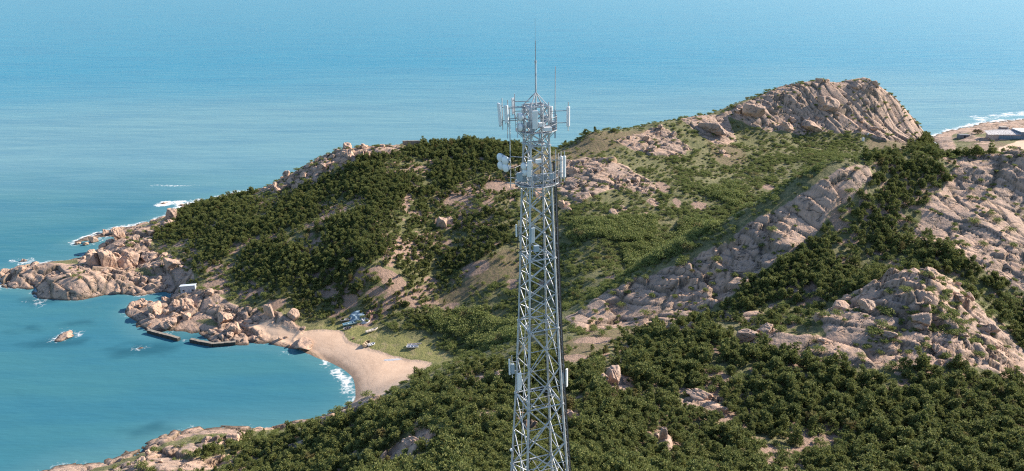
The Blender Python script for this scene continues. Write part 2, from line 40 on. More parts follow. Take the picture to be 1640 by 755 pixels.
BOULD=[[-206.9,368.5,6.57,7.22,"tall square pale boulder standing at the back of the left headland"],[-227.1,380.0,5.42,4.75,"rounded boulder with a dark left side beside the tall square boulder"],[-233.9,377.0,4.04,2.02,"low dark boulder at the water edge, outermost of the back headland"],[-229.0,376.0,4.03,2.69,"low brown boulder between the outermost dark rock and the rounded boulder"],[-190.5,395.5,8.37,6.98,"big rounded boulder among the first pines on the back coast"],[-197.4,337.5,9.14,9.75,"large upright dark fronted boulder in front of the tall square boulder"],[-202.8,335.5,6.66,6.05,"dark shaded boulder at the inner edge of the outer rock platform"],[-189.8,342.0,10.49,7.41,"broad cracked boulder with a shaded hollow in its face"],[-181.0,347.0,10.61,4.99,"wide flat boulder on the slope below the first pines"],[-161.8,328.5,8.91,4.16,"slanting dark boulder at the head of the small inlet"],[-218.3,447.0,5.48,1.96,"small brown rock awash off the back coast"],[-192.2,417.0,4.38,2.19,"dark rock in white surf off the back coast"],[-247.9,353.0,4.45,2.22,"lone rock ringed with surf beyond the outer peninsula"],[-182.7,271.0,9.14,2.28,"flat surf washed rock standing alone in the bay"],[-147.4,261.5,3.94,1.23,"small dark rock barely above the water in front of the sea wall"],[-100.4,279.5,5.17,5.17,"large upright boulder with a dark left face behind the small cove"],[-119.7,280.5,7.81,4.16,"shaded overhanging boulder behind the tidal pool"],[-90.3,278.5,5.68,3.61,"broad fractured boulder beside the beach end under the pines"],[-82.7,262.5,8.89,2.47,"smooth sloping pale boulder at the end of the beach"],[-113.1,273.0,6.11,3.57,"rounded boulder at the edge of the tidal pool"],[-143.3,280.0,7.82,3.39,"pale block above the near sea wall end"],[-139.1,290.0,6.42,4.81,"craggy boulder at the middle of the hut point"],[-152.9,290.5,8.05,4.83,"shaded boulder near the outer end of the hut point"],[-165.4,297.0,7.12,4.11,"pale boulder at the outermost end of the hut point"],[24.0,342.0,4.2,4.2,"pale upright boulder just right of the lattice tower"],[27.3,337.5,2.37,2.37,"small pale boulder touching the upright one right of the lattice tower"],[119.1,413.5,4.24,2.83,"white topped boulder alone on the green valley slope"],[-34.1,338.0,6.58,5.38,"split grey boulder among pines in the middle of the wooded hill"],[24.3,155.5,5.37,4.47,"weathered boulder with long cracks in the pines right of the tower"],[21.3,153.0,2.65,3.53,"shaded boulder leaning beside the weathered cracked boulder"],[29.5,123.0,1.47,2.69,"pale standing stone among the dense near pines"],[28.6,125.5,1.24,1.74,"small pale stone left of the standing stone in near pines"],[42.4,146.0,7.07,1.98,"long smooth slab lying in the near pines"],[45.6,139.5,2.72,1.9,"blocky boulder at the lower end of the long smooth slab"],[61.5,175.0,5.58,3.28,"rounded boulder with a shaded left side at the foot of the near dome"],[66.5,175.5,4.93,3.61,"second rounded boulder in the row at the foot of the near dome"],[45.3,190.5,3.56,2.13,"pair stone with brown top in the pines under the shaded slab"],[50.1,188.5,2.11,2.11,"small upright boulder in the pines under the shaded slab"],[87.6,180.5,5.0,3.0,"smooth boulder on the left shoulder of the near dome"],[80.5,177.0,3.29,2.3,"blocky boulder at the left edge of the near dome"],[106.9,184.0,4.34,2.01,"flat topped boulder on the crest of the near dome"],[110.4,182.5,3.98,2.66,"rounded boulder on the crest of the near dome"],[-21.0,132.0,5.24,2.62,"grey slab with shaded face in the pines left of the tower foot"],[11.9,132.5,3.11,2.59,"grey boulder half hidden behind the tower right leg"],[196.6,483.0,6.38,3.59,"stacked stones on top of the headland summit"],[219.1,480.0,10.32,4.76,"dark capped boulder on the headland summit"],[148.3,459.0,15.4,7.7,"large slab with shaded left face on the headland shoulder"],[196.5,465.5,15.56,7.78,"grey shaded slab in the middle of the headland"],[183.4,455.0,13.81,4.6,"low grey boulder at the green foot of the headland"],[169.0,453.0,9.94,4.59,"small grey boulder at the green foot of the headland"],[119.3,441.0,18.65,5.97,"long pale slab on the ridge left of the headland"]]
SPOT={"hut":[-143.74,303.74,4.6],"wall_a0":[-149.62,275.21,0.0],"wall_a1":[-134.12,268.25,0.0],"wall_b0":[-128.92,267.21,0.0],"wall_b1":[-118.55,263.6,0.0],"wall_b2":[-110.15,265.14,0.0],"boat_blue":[-65.48,275.0,3.84],"boat_blue2":[-67.89,277.0,4.53],"boat_white_open":[-56.25,269.0,3.83],"boat_tan":[-56.98,259.0,3.08],"boat_small":[-54.7,258.5,3.08],"boat_dinghy":[-38.12,254.5,3.92],"boat_narrow":[-37.62,256.5,4.45],"boat_overturn":[-66.69,272.0,3.4],"heap_blue":[-63.78,278.5,4.92],"heap_red":[-59.05,279.5,5.0],"net":[-45.13,248.0,2.74],"heap_white":[-60.8,277.5,4.28],"crate":[-62.86,264.0,2.85],"marker_a":[211.9,444.0,40.82],"marker_b":[216.89,449.0,42.37],"ruin":[-56.59,429.0,41.74],"bldg":[388.88,596.96,7.0],"bldg2":[413.56,623.05,9.0],"lowwall":[375.2,612.71,6.0],"bush":[393.5,624.54,6.0],"pine_a":[42.88,429.0,47.68],"pine_b":[48.21,428.5,49.26],"pine_c":[59.21,429.5,49.41],"pine_d":[31.96,442.0,38.99],"pine_e":[219.67,481.5,69.74],"pine_f":[347.77,561.5,3.48]}
CTRL = np.array(CTRL_LIST)
rng = np.random.default_rng(7)

#HF-BEGIN
def _mq_fit(P, c=9.0):
    d = np.sqrt(((P[:, None, :2] - P[None, :, :2]) ** 2).sum(-1) + c * c)
    n = len(P)
    A = np.zeros((n + 1, n + 1)); A[:n, :n] = d + np.eye(n) * -0.6; A[:n, n] = 1; A[n, :n] = 1
    b = np.zeros(n + 1); b[:n] = P[:, 2]
    return np.linalg.solve(A, b)
_GX0, _GY0, _GS = -480.0, -100.0, 5.0
_gx = _GX0 + _GS * np.arange(270); _gy = _GY0 + _GS * np.arange(225)
def _coarse():
    w = _mq_fit(CTRL); X, Y = np.meshgrid(_gx, _gy)
    out = np.empty(X.size); xf, yf = X.ravel(), Y.ravel()
    for i in range(0, X.size, 8000):
        s = slice(i, i + 8000)
        d = np.sqrt((xf[s, None] - CTRL[None, :, 0]) ** 2 + (yf[s, None] - CTRL[None, :, 1]) ** 2 + 81.0)
        out[s] = d @ w[:-1] + w[-1]
    return out.reshape(X.shape)
_Z = _coarse()
def base(x, y):
    """ground height of the smooth land form, by cubic interpolation of the coarse grid fitted to the estimated points"""
    x = np.asarray(x, float); y = np.asarray(y, float)
    u = np.clip((x - _GX0) / _GS, 1, _Z.shape[1] - 3.001); v = np.clip((y - _GY0) / _GS, 1, _Z.shape[0] - 3.001)
    i = np.floor(u).astype(int); j = np.floor(v).astype(int); fu = u - i; fv = v - j
    def w4(f):
        return (-.5*f + f*f - .5*f**3, 1 - 2.5*f*f + 1.5*f**3, .5*f + 2*f*f - 1.5*f**3, -.5*f*f + .5*f**3)
    wu, wv = w4(fu), w4(fv); r = 0
    for b in range(4):
        for a in range(4):
            r = r + wu[a] * wv[b] * _Z[j - 1 + b, i - 1 + a]
    return r
#HF-END

# ------------------------------------------------------------------ noise helpers
def _hash(ix, iy, s):
    h = (ix.astype(np.int64) * 374761393 + iy.astype(np.int64) * 668265263 + s * 974711) & 0x7fffffff
    h = ((h ^ (h >> 13)) * 1274126177) & 0x7fffffff
    h = (h ^ (h >> 16)) & 0xffffff
    return h / float(0xffffff)
def vnoise(x, y, s=0):
    ix = np.floor(x).astype(np.int64); iy = np.floor(y).astype(np.int64); fx = x - ix; fy = y - iy
    fx = fx*fx*(3-2*fx); fy = fy*fy*(3-2*fy)
    a = _hash(ix, iy, s); b = _hash(ix+1, iy, s); c = _hash(ix, iy+1, s); d = _hash(ix+1, iy+1, s)
    return (a + (b-a)*fx) + ((c + (d-c)*fx) - (a + (b-a)*fx)) * fy
def fbm(x, y, o=4, s=0):
    r = 0; a = .5
    for k in range(o):
        r = r + a * (vnoise(x, y, s + 17*k) - .5); x = x*2.03 + 11.3; y = y*2.03 - 7.1; a *= .5
    return r
def blocks(x, y, sx, sy, ang, s, tilt=.35):
    """jointed rock: tilted facets over irregular cells -> (relief, crack)"""
    ca, sa = math.cos(ang), math.sin(ang)
    wx = fbm(x/(sx*1.3), y/(sx*1.3), 2, s+91) * sx * .9; wy = fbm(x/(sx*1.3), y/(sx*1.3), 2, s+57) * sy * .9
    u = ((x+wx)*ca + (y+wy)*sa) / sx; v = (-(x+wx)*sa + (y+wy)*ca) / sy
    iu = np.floor(u).astype(np.int64); iv = np.floor(v).astype(np.int64)
    f1 = np.full(u.shape, 9.0); f2 = np.full(u.shape, 9.0); h = np.zeros(u.shape); tx = np.zeros(u.shape); ty = np.zeros(u.shape)
    for a in (-1, 0, 1):
        for b in (-1, 0, 1):
            cu = iu+a; cv = iv+b
            pu = cu + .15 + .7*_hash(cu, cv, s); pv = cv + .15 + .7*_hash(cu, cv, s+1)
            du = u-pu; dv = v-pv; d = np.sqrt(du*du + dv*dv)
            n = d < f1
            f2 = np.where(n, f1, np.minimum(f2, d)); f1 = np.where(n, d, f1)
            h = np.where(n, _hash(cu, cv, s+2) - .5, h)
            tx = np.where(n, (_hash(cu, cv, s+3) - .35)*du, tx); ty = np.where(n, (_hash(cu, cv, s+4) - .5)*dv, ty)
    e = f2 - f1
    edge = np.clip(e / .16, 0, 1); edge = edge*(2-edge)
    return h*.62 + (tx+ty)*tilt*3.2 + (edge-1)*.34, 1-np.clip(e/.15, 0, 1)

def poly_sd(x, y, poly):
    """signed distance (inside positive) to a polygon, computed near it only"""
    P = np.array(poly); out = np.full(x.shape, -99.0)
    lo = P.min(0) - 14; hi = P.max(0) + 14
    m = (x > lo[0]) & (x < hi[0]) & (y > lo[1]) & (y < hi[1])
    if not m.any(): return out
    px, py = x[m], y[m]; d = np.full(px.shape, 1e9); ins = np.zeros(px.shape, bool)
    for i in range(len(P)):
        ax, ay = P[i]; bx, by = P[(i+1) % len(P)]
        ex, ey = bx-ax, by-ay; L = ex*ex + ey*ey + 1e-9
        t = np.clip(((px-ax)*ex + (py-ay)*ey)/L, 0, 1)
        d = np.minimum(d, (px-ax-t*ex)**2 + (py-ay-t*ey)**2)
        c = ((ay > py) != (by > py)) & (px < (bx-ax)*(py-ay)/((by-ay) if by != ay else 1e-9) + ax)
        ins ^= c
    d = np.sqrt(d); out[m] = np.where(ins, d, -d)
    return out
def area(x, y, polys, soft=1.5, warp=2.5, s=3):
    wx = x + fbm(x/7, y/7, 3, s)*warp*2; wy = y + fbm(x/7, y/7, 3, s+40)*warp*2
    m = np.zeros(x.shape)
    for p in polys:
        m = np.maximum(m, np.clip(poly_sd(wx, wy, p)/(2*soft) + .5, 0, 1))
    return m
def blobs(x, y, lst, s=5):
    wx = x + fbm(x/5, y/5, 3, s)*4; wy = y + fbm(x/5, y/5, 3, s+40)*4
    m = np.zeros(x.shape)
    for cx, cy, rx, ry in lst:
        m = np.maximum(m, np.clip((1 - np.sqrt(((wx-cx)/rx)**2 + ((wy-cy)/ry)**2))*2.5, 0, 1))
    return m
def sstep(a, b, v):
    t = np.clip((v-a)/(b-a), 0, 1); return t*t*(3-2*t)

def rock_amount(x, y):
    r = np.maximum(area(x, y, POLY['rock'], 1.2, 2.2), blobs(x, y, BLOB['rockpatch']))
    b = base(x, y)
    far = sstep(440, 500, y) * sstep(0, 3, b) * sstep(140, 180, x) * (x < 320)       # seaward cliff of the headland
    shore = sstep(3.5, 1.2, b) * sstep(-6, -2, b) * (1 - area(x, y, POLY['sand'], 2, 1))
    strand = sstep(560, 575, y)*sstep(330, 350, x)*sstep(.0, 1.5, b)*sstep(-.17, -.02, fbm(x/18, y/9, 3, 52) + .004*(y-640))
    return np.clip(np.maximum(np.maximum(np.maximum(r, far), shore), strand), 0, 1)
def ground(x, y, rock=None):
    """full ground height: land form + jointed rock relief + hummocks -> z, crack"""
    b = base(x, y); rock = rock_amount(x, y) if rock is None else rock
    z = b.copy(); crack = np.zeros(x.shape)
    m = rock > .02
    if m.any():
        xx, yy, rr = x[m], y[m], rock[m]
        near = sstep(260, 200, yy)*sstep(20, 60, xx)
        a1, k1 = blocks(xx, yy, 15, 6.0, R(-38), 11)
        a2, k2 = blocks(xx, yy, 6.2, 2.5, R(-30), 23)
        a3, k3 = blocks(xx, yy, 2.3, 1.4, R(-50), 37)
        a4, k4 = blocks(xx, yy, 26, 4.2, R(-52), 47)
        hd = sstep(420, 440, yy)*sstep(115, 150, xx)
        a1 = a1*(1-hd) + a4*hd*1.15; k1 = np.maximum(k1*(1-hd), k4*hd)
        a5, k5 = blocks(xx, yy, 17, 5.0, R(-72), 49, .22)
        rh = sstep(118, 140, xx)*sstep(300, 280, yy)*sstep(185, 198, yy)
        a1 = a1*(1-rh) + a5*rh*.8; k1 = np.maximum(k1*(1-rh), k5*rh)
        amp = .35 + 1.1*sstep(.25, .75, vnoise(xx/19, yy/19, 8)*.65 + vnoise(xx/8, yy/8, 9)*.35)
        low = sstep(-1.5, 3.0, b[m])*.75 + .25
        z[m] += rr * low * (a1*2.2 + amp*amp*(1-.5*rh)*(1-.35*hd)*(a2*1.35 + a3*.22) + fbm(xx/14, yy/14, 2, 66)*(2.4 + 1.4*rh) + .35)
        crack[m] = np.maximum(k1*.9, k2*.7*amp) * rr
    z += (1-rock) * (fbm(x/9, y/9, 4, 71)*1.0 + fbm(x/1.7, y/1.7, 2, 72)*.30) * sstep(1.5, 4.0, b)
    sand = area(x, y, POLY['sand'], 2, 1)
    z = z*(1-sand*.97) + b*sand*.97
    return z, crack
def gz(x, y):
    return float(ground(np.array([float(x)]), np.array([float(y)]))[0][0])

# ------------------------------------------------------------------ object helpers
def tag(o, label=None, cat=None, group=None, kind=None):
    if label: o['label'] = label
    if cat: o['category'] = cat
    if group: o['group'] = group
    if kind: o['kind'] = kind
    return o
def empty(name, loc, label, cat, group=None, rz=0):
    o = bpy.data.objects.new(name, None); COL.objects.link(o); o.location = loc; o.rotation_euler = (0, 0, rz)
    o.empty_display_size = .5
    return tag(o, label, cat, group)
def link(name, me, m=None, parent=None, loc=None):
    o = bpy.data.objects.new(name, me); COL.objects.link(o)
    if m is not None and not me.materials: me.materials.append(m)
    if parent: o.parent = parent
    if loc is not None: o.location = loc
    return o
def mesh_np(name, V, Fc, smooth=False):
    V = np.asarray(V, np.float32); Fc = np.asarray(Fc, np.int32); n = Fc.shape[1]
    me = bpy.data.meshes.new(name)
    me.vertices.add(len(V)); me.vertices.foreach_set('co', V.ravel())
    me.loops.add(Fc.size); me.loops.foreach_set('vertex_index', Fc.ravel())
    me.polygons.add(len(Fc)); me.polygons.foreach_set('loop_start', np.arange(0, Fc.size, n, dtype=np.int32))
    me.update(calc_edges=True); me.validate()
    me.polygons.foreach_set('use_smooth', np.full(len(Fc), smooth, bool))
    return me
class MB:
    """collects tubes, boxes and lathes into one mesh"""
    def __init__(s): s.bm = bmesh.new()
    def tube(s, a, b, r, n=8, r2=None, caps=True):
        a = Vector(a); b = Vector(b); d = b-a
        if d.length < 1e-6: return s
        M = Matrix.Translation((a+b)/2) @ d.to_track_quat('Z', 'Y').to_matrix().to_4x4()
        bmesh.ops.create_cone(s.bm, cap_ends=caps, segments=n, radius1=r, radius2=r if r2 is None else r2, depth=d.length, matrix=M)
        return s
    def box(s, c, size, rz=0, rx=0, bev=0):
        M = Matrix.Translation(Vector(c)) @ Matrix.Rotation(rz, 4, 'Z') @ Matrix.Rotation(rx, 4, 'X') @ Matrix.Diagonal((*size, 1))
        g = bmesh.ops.create_cube(s.bm, size=1, matrix=M)
        if bev:
            es = list({e for v in g['verts'] for e in v.link_edges})
            bmesh.ops.bevel(s.bm, geom=es, offset=bev, segments=2, profile=.6, affect='EDGES')
        return s
    def poly(s, pts, path=None):
        s.bm.faces.new([s.bm.verts.new(p) for p in pts]); return s
    def lathe(s, prof, origin, axis, n=20):
        q = Vector(axis).normalized().to_track_quat('Z', 'Y'); o = Vector(origin); rings = []
        for r, h in prof:
            rings.append([s.bm.verts.new(o + q @ Vector((max(r, 1e-4)*math.cos(2*math.pi*k/n), max(r, 1e-4)*math.sin(2*math.pi*k/n), h))) for k in range(n)])
        for A, B in zip(rings, rings[1:]):
            for k in range(n): s.bm.faces.new((A[k], A[(k+1) % n], B[(k+1) % n], B[k]))
        return s
    def build(s, name, m, parent=None, loc=None, smooth=False):
        bmesh.ops.recalc_face_normals(s.bm, faces=s.bm.faces)
        me = bpy.data.meshes.new(name); s.bm.to_mesh(me); s.bm.free()
        if smooth:
            me.polygons.foreach_set('use_smooth', [True]*len(me.polygons))
        return link(name, me, m, parent, loc)

# ------------------------------------------------------------------ materials
def mat(name):
    m = bpy.data.materials.new(name); m.use_nodes = True
    nt = m.node_tree; b = nt.nodes['Principled BSDF']; b.inputs['Specular IOR Level'].default_value = .3
    return m, nt, b
class G:
    """small node-graph helper"""
    def __init__(s, nt): s.nt = nt
    def n(s, t, **k):
        o = s.nt.nodes.new(t)
        for a, v in k.items(): setattr(o, a, v)
        return o
    def put(s, sock, v):
        if hasattr(v, 'is_output'): s.nt.links.new(v, sock)
        elif isinstance(v, (tuple, list)) and len(v) == 3 and sock.type == 'RGBA': sock.default_value = (*v, 1)
        else: sock.default_value = v
    def pos(s): return s.n('ShaderNodeNewGeometry').outputs['Position']
    def mapping(s, v, scale, rot=(0, 0, 0)):
        o = s.n('ShaderNodeMapping'); s.put(o.inputs[0], v); o.inputs['Scale'].default_value = scale; o.inputs['Rotation'].default_value = rot; return o.outputs[0]
    def noise(s, v, scale, detail=4, rough=.55, dist=0):
        o = s.n('ShaderNodeTexNoise'); s.put(o.inputs['Vector'], v)
        o.inputs['Scale'].default_value = scale; o.inputs['Detail'].default_value = detail; o.inputs['Roughness'].default_value = rough; o.inputs['Distortion'].default_value = dist
        return o.outputs['Fac']
    def vor(s, v, scale, feature='F1', out='Distance'):
        o = s.n('ShaderNodeTexVoronoi', feature=feature); s.put(o.inputs['Vector'], v); o.inputs['Scale'].default_value = scale; return o.outputs[out]
    def ramp(s, f, a, b, lo=0.0, hi=1.0):
        o = s.n('ShaderNodeMapRange', interpolation_type='SMOOTHSTEP'); s.put(o.inputs[0], f)
        o.inputs[1].default_value = a; o.inputs[2].default_value = b; o.inputs[3].default_value = lo; o.inputs[4].default_value = hi; return o.outputs[0]
    def mix(s, f, a, b):
        o = s.n('ShaderNodeMix', data_type='RGBA'); s.put(o.inputs[0], f); s.put(o.inputs[6], a); s.put(o.inputs[7], b); return o.outputs[2]
    def math(s, op, a, b=0.0, clamp=False):
        o = s.n('ShaderNodeMath', operation=op, use_clamp=clamp); s.put(o.inputs[0], a); s.put(o.inputs[1], b); return o.outputs[0]
    def attr(s, name):
        o = s.n('ShaderNodeAttribute', attribute_name=name); sp = s.n('ShaderNodeSeparateColor'); s.nt.links.new(o.outputs['Color'], sp.inputs[0]); return sp.outputs[0], sp.outputs[1], sp.outputs[2]
    def bump(s, h, strength, dist, normal=None):
        o = s.n('ShaderNodeBump'); s.put(o.inputs['Height'], h); o.inputs['Strength'].default_value = strength; o.inputs['Distance'].default_value = dist
        if normal is not None: s.put(o.inputs['Normal'], normal)
        return o.outputs[0]

def rock_color(g, p):
    """pinkish granite with grey weathering, dark joints and lichen"""
    big = g.noise(p, .055, 4, .6); mid = g.noise(p, .35, 5, .62); fine = g.noise(p, 2.2, 5, .7)
    c = g.mix(g.ramp(big, .36, .66), (.55, .365, .258), (.42, .298, .225))
    c = g.mix(g.ramp(mid, .50, .74), c, (.38, .285, .23))
    c = g.mix(g.ramp(fine, .58, .74, 0, .7), c, (.20, .15, .12))
    st = g.noise(g.mapping(p, (1.3, 1.3, .22)), .8, 4, .6)
    c = g.mix(g.ramp(st, .58, .75, 0, .6), c, (.21, .175, .155))
    pale = g.noise(p, .9, 3, .5)
    c = g.mix(g.ramp(pale, .56, .72, 0, .55), c, (.61, .43, .325))
    wv = g.n('ShaderNodeVectorMath', operation='ADD'); g.put(wv.inputs[0], g.mapping(p, (.22, .50, .45), (0, 0, .6)))
    nz = g.n('ShaderNodeTexNoise'); g.put(nz.inputs['Vector'], p); nz.inputs['Scale'].default_value = .5; nz.inputs['Detail'].default_value = 4
    sc_ = g.n('ShaderNodeVectorMath', operation='SCALE'); g.put(sc_.inputs[0], nz.outputs['Color']); sc_.inputs['Scale'].default_value = 1.1
    g.put(wv.inputs[1], sc_.outputs[0])
    v = g.vor(wv.outputs[0], .8, 'DISTANCE_TO_EDGE')
    brk = g.ramp(g.noise(p, .25, 3), .45, .6)
    v = g.math('ADD', v, g.math('MULTIPLY', g.math('SUBTRACT', 1.0, brk), .2))
    c = g.mix(g.ramp(v, .0, .035, .75, 0), c, (.10, .08, .065))
    strk = g.noise(g.mapping(p, (.35, .35, .06)), 1.0, 4, .65)
    c = g.mix(g.ramp(strk, .52, .68, 0, .65), c, (.17, .15, .14))
    h = g.math('ADD', g.math('MULTIPLY', mid, .8), g.math('ADD', g.math('MULTIPLY', fine, .18), g.ramp(v, 0, .09, 0, .45)))
    return c, h
def m_rock():
    m, nt, b = mat('granite'); g = G(nt); p = g.pos()
    c, h = rock_color(g, p)
    z = g.n('ShaderNodeSeparateXYZ'); g.put(z.inputs[0], p)
    wet = g.math('ADD', z.outputs[2], g.math('MULTIPLY', g.noise(p, .5, 3), 1.0))
    c = g.mix(g.ramp(wet, .55, 1.15, .8, 0), c, (.055, .045, .035))       # dark weed and wet band at the tide line
    g.put(b.inputs['Base Color'], c); b.inputs['Roughness'].default_value = .85
    g.put(b.inputs['Normal'], g.bump(h, 1.0, .8)); return m
def m_land():
    m, nt, b = mat('land'); g = G(nt); p = g.pos()
    rock, sand, dry = g.attr('cover'); mead, soil, crack = g.attr('cover_b')
    n1 = g.noise(p, .12, 5, .6); n2 = g.noise(p, .9, 4, .65); n3 = g.noise(p, 3.5, 3, .7)
    gc = g.mix(g.ramp(n1, .35, .65), (.165, .165, .066), (.255, .225, .110))
    gc = g.mix(g.ramp(n2, .40, .70), gc, (.105, .118, .048))
    gc = g.mix(g.ramp(n3, .52, .75, 0, .6), gc, (.24, .20, .11))
    dc = g.mix(g.ramp(n2, .35, .65), (.235, .17, .10), (.15, .14, .06))
    dc = g.mix(g.ramp(n3, .5, .75), dc, (.31, .215, .15))
    mc = g.mix(g.ramp(n2, .35, .68), (.27, .25, .095), (.21, .215, .075))
    mc = g.mix(g.ramp(g.noise(p, .25, 4), .5, .68, 0, .8), mc, (.34, .28, .15))
    sc = g.mix(g.ramp(n2, .4, .7), (.40, .27, .20), (.30, .205, .145))
    sand_c = g.mix(g.ramp(g.noise(p, .2, 5, .65), .35, .7), (.67, .475, .335), (.59, .41, .285))
    sand_c = g.mix(g.ramp(n3, .60, .8, 0, .35), sand_c, (.33, .23, .17))
    zz = g.n('ShaderNodeSeparateXYZ'); g.put(zz.inputs[0], p)
    wr = g.math('ADD', zz.outputs[2], g.math('MULTIPLY', g.noise(p, .16, 4, .6), 1.6))
    for lv, am in ((2.35, .30), (2.9, .22), (3.3, .16)):      # wrack lines left by the tide
        sand_c = g.mix(g.math('MULTIPLY', g.ramp(g.math('ABSOLUTE', g.math('SUBTRACT', wr, lv)), .0, .10, am, 0), g.ramp(n3, .35, .6)), sand_c, (.20, .14, .10))
    rc, rh = rock_color(g, p)
    rc = g.mix(g.math('MULTIPLY', crack, g.ramp(n2, .3, .6, .45, .95)), rc, (.075, .068, .04))
    veg = g.ramp(g.noise(p, .28, 5, .65), .58, .66, 0, .85)
    rz = g.n('ShaderNodeSeparateXYZ'); g.put(rz.inputs[0], p)
    nrm = g.n('ShaderNodeSeparateXYZ'); g.put(nrm.inputs[0], g.n('ShaderNodeNewGeometry').outputs['True Normal'])
    veg = g.math('MULTIPLY', veg, g.math('MULTIPLY', g.ramp(nrm.outputs[2], .80, .93), g.ramp(rz.outputs[2], 5, 9)))
    rc = g.mix(veg, rc, g.mix(n3, (.10, .10, .04), (.16, .12, .07)))
    def edge(a, w=.5): return g.ramp(g.math('ADD', a, g.math('MULTIPLY', g.math('SUBTRACT', n2, .5), w)), .38, .62)
    c = g.mix(edge(dry, .9), gc, dc); c = g.mix(edge(soil, .8), c, sc); c = g.mix(edge(mead, .5), c, mc)
    c = g.mix(edge(rock), c, rc); c = g.mix(edge(sand, .35), c, sand_c)
    wz = g.math('ADD', rz.outputs[2], g.math('MULTIPLY', g.noise(p, .5, 3), .9))
    rwet = g.math('MULTIPLY', g.ramp(wz, .5, 1.25, .85, 0), g.math('SUBTRACT', 1.0, sand))
    c = g.mix(rwet, c, (.06, .048, .034))
    swet = g.math('MULTIPLY', g.ramp(wz, .7, 1.75, .9, 0), sand)
    c = g.mix(swet, c, (.33, .225, .155))                                   # wet sand
    g.put(b.inputs['Base Color'], c); b.inputs['Roughness'].default_value = .9
    rough_h = g.math('MULTIPLY', g.math('ADD', n2, g.math('MULTIPLY', n3, .5)), .8)
    h = g.n('ShaderNodeMix', data_type='FLOAT'); g.put(h.inputs[0], rock); g.put(h.inputs[2], rough_h); g.put(h.inputs[3], rh)
    hs = g.math('MULTIPLY', h.outputs[0], g.math('SUBTRACT', 1.0, g.math('MULTIPLY', sand, .88)))
    g.put(b.inputs['Normal'], g.bump(hs, 1.0, .95)); return m
def m_sea():
    m, nt, b = mat('sea_water'); g = G(nt); p = g.pos()
    shallow, foam, weed = g.attr('water')
    xyz = g.n('ShaderNodeSeparateXYZ'); g.put(xyz.inputs[0], p)
    w1 = g.noise(g.mapping(p, (.0018, .0030, 1)), 1.0, 4, .5)
    yy = g.math('ADD', xyz.outputs[1], g.math('MULTIPLY', g.math('SUBTRACT', w1, .5), 520))
    yy = g.math('ADD', yy, g.math('MULTIPLY', xyz.outputs[0], -.12))
    c = g.mix(g.ramp(yy, 430, 560), SEA_BAY, SEA_TURBID)                    # turbid belt off the coast, clear sea beyond
    c = g.mix(g.ramp(yy, 640, 1150), c, SEA_FAR)
    st = g.noise(g.mapping(p, (.006, .035, 1), (0, 0, -.12)), 1.0, 5, .62)
    c = g.mix(g.ramp(st, .38, .66, 0, .48), c, g.mix(.5, c, SEA_STREAK))
    st2 = g.noise(g.mapping(p, (.02, .10, 1), (0, 0, -.16)), 1.0, 4, .65)
    c = g.mix(g.ramp(st2, .45, .72, 0, .40), c, g.mix(.4, c, SEA_STREAK))
    c = g.mix(g.math('MULTIPLY', shallow, .22), c, SEA_SHALLOW)
    c = g.mix(weed, c, SEA_WEED)
    fn = g.noise(p, .55, 6, .7, .4); fn2 = g.noise(p, .12, 3)
    lace = g.ramp(g.vor(p, .45, 'DISTANCE_TO_EDGE'), .0, .22, .22, 0)
    f = g.math('ADD', g.math('MULTIPLY', foam, .82), g.math('ADD', g.math('MULTIPLY', fn, .95), g.math('MULTIPLY', fn2, .25)))
    f = g.ramp(g.math('ADD', f, g.math('MULTIPLY', lace, .6)), .93, 1.30, 0, .92)
    f = g.math('MULTIPLY', f, g.ramp(foam, 0.03, .3))
    c = g.mix(f, c, (.82, .82, .80))
    g.put(b.inputs['Base Color'], c)
    g.put(b.inputs['Roughness'], g.math('ADD', .24, g.math('MULTIPLY', f, .6)))
    b.inputs['IOR'].default_value = 1.33; b.inputs['Specular IOR Level'].default_value = .03
    chop = g.noise(g.mapping(p, (.22, .5, 1), (0, 0, -.2)), 1.0, 5, .62)
    swell = g.noise(g.mapping(p, (.025, .11, 1), (0, 0, -.12)), 1.0, 4, .6)
    h = g.math('ADD', g.math('MULTIPLY', chop, .16), g.math('MULTIPLY', swell, 1.6))
    g.put(b.inputs['Normal'], g.bump(h, .45, 1.0)); return m
SEA_BAY = (.052, .185, .222); SEA_TURBID = (.140, .285, .325); SEA_FAR = (.024, .215, .320)
SEA_STREAK = (.012, .120, .235); SEA_SHALLOW = (.16, .30, .29); SEA_WEED = (.016, .080, .115)
def m_leaf(name, a, b_, c_, tip=(.30, .30, .10)):
    m, nt, b = mat(name); g = G(nt); p = g.pos()
    oi = g.n('ShaderNodeObjectInfo').outputs['Random']
    n = g.noise(p, .9, 3)
    c = g.mix(oi, a, b_); c = g.mix(g.ramp(oi, .975, .98, 0, .7), c, (.16, .085, .055)); c = g.mix(g.ramp(n, .42, .70, 0, .8), c, c_)
    at = g.n('ShaderNodeAttribute', attribute_name='tone')
    c = g.mix(g.ramp(at.outputs['Fac'], .25, .95, 0, .75), c, tip)
    g.put(b.inputs['Base Color'], c); b.inputs['Roughness'].default_value = .7; b.inputs['Specular IOR Level'].default_value = .15
    tr = g.n('ShaderNodeBsdfTranslucent'); g.put(tr.inputs['Color'], c)
    mx = g.n('ShaderNodeMixShader'); mx.inputs[0].default_value = .32
    nt.links.new(b.outputs[0], mx.inputs[1]); nt.links.new(tr.outputs[0], mx.inputs[2]); nt.links.new(mx.outputs[0], nt.nodes['Material Output'].inputs[0])
    return m
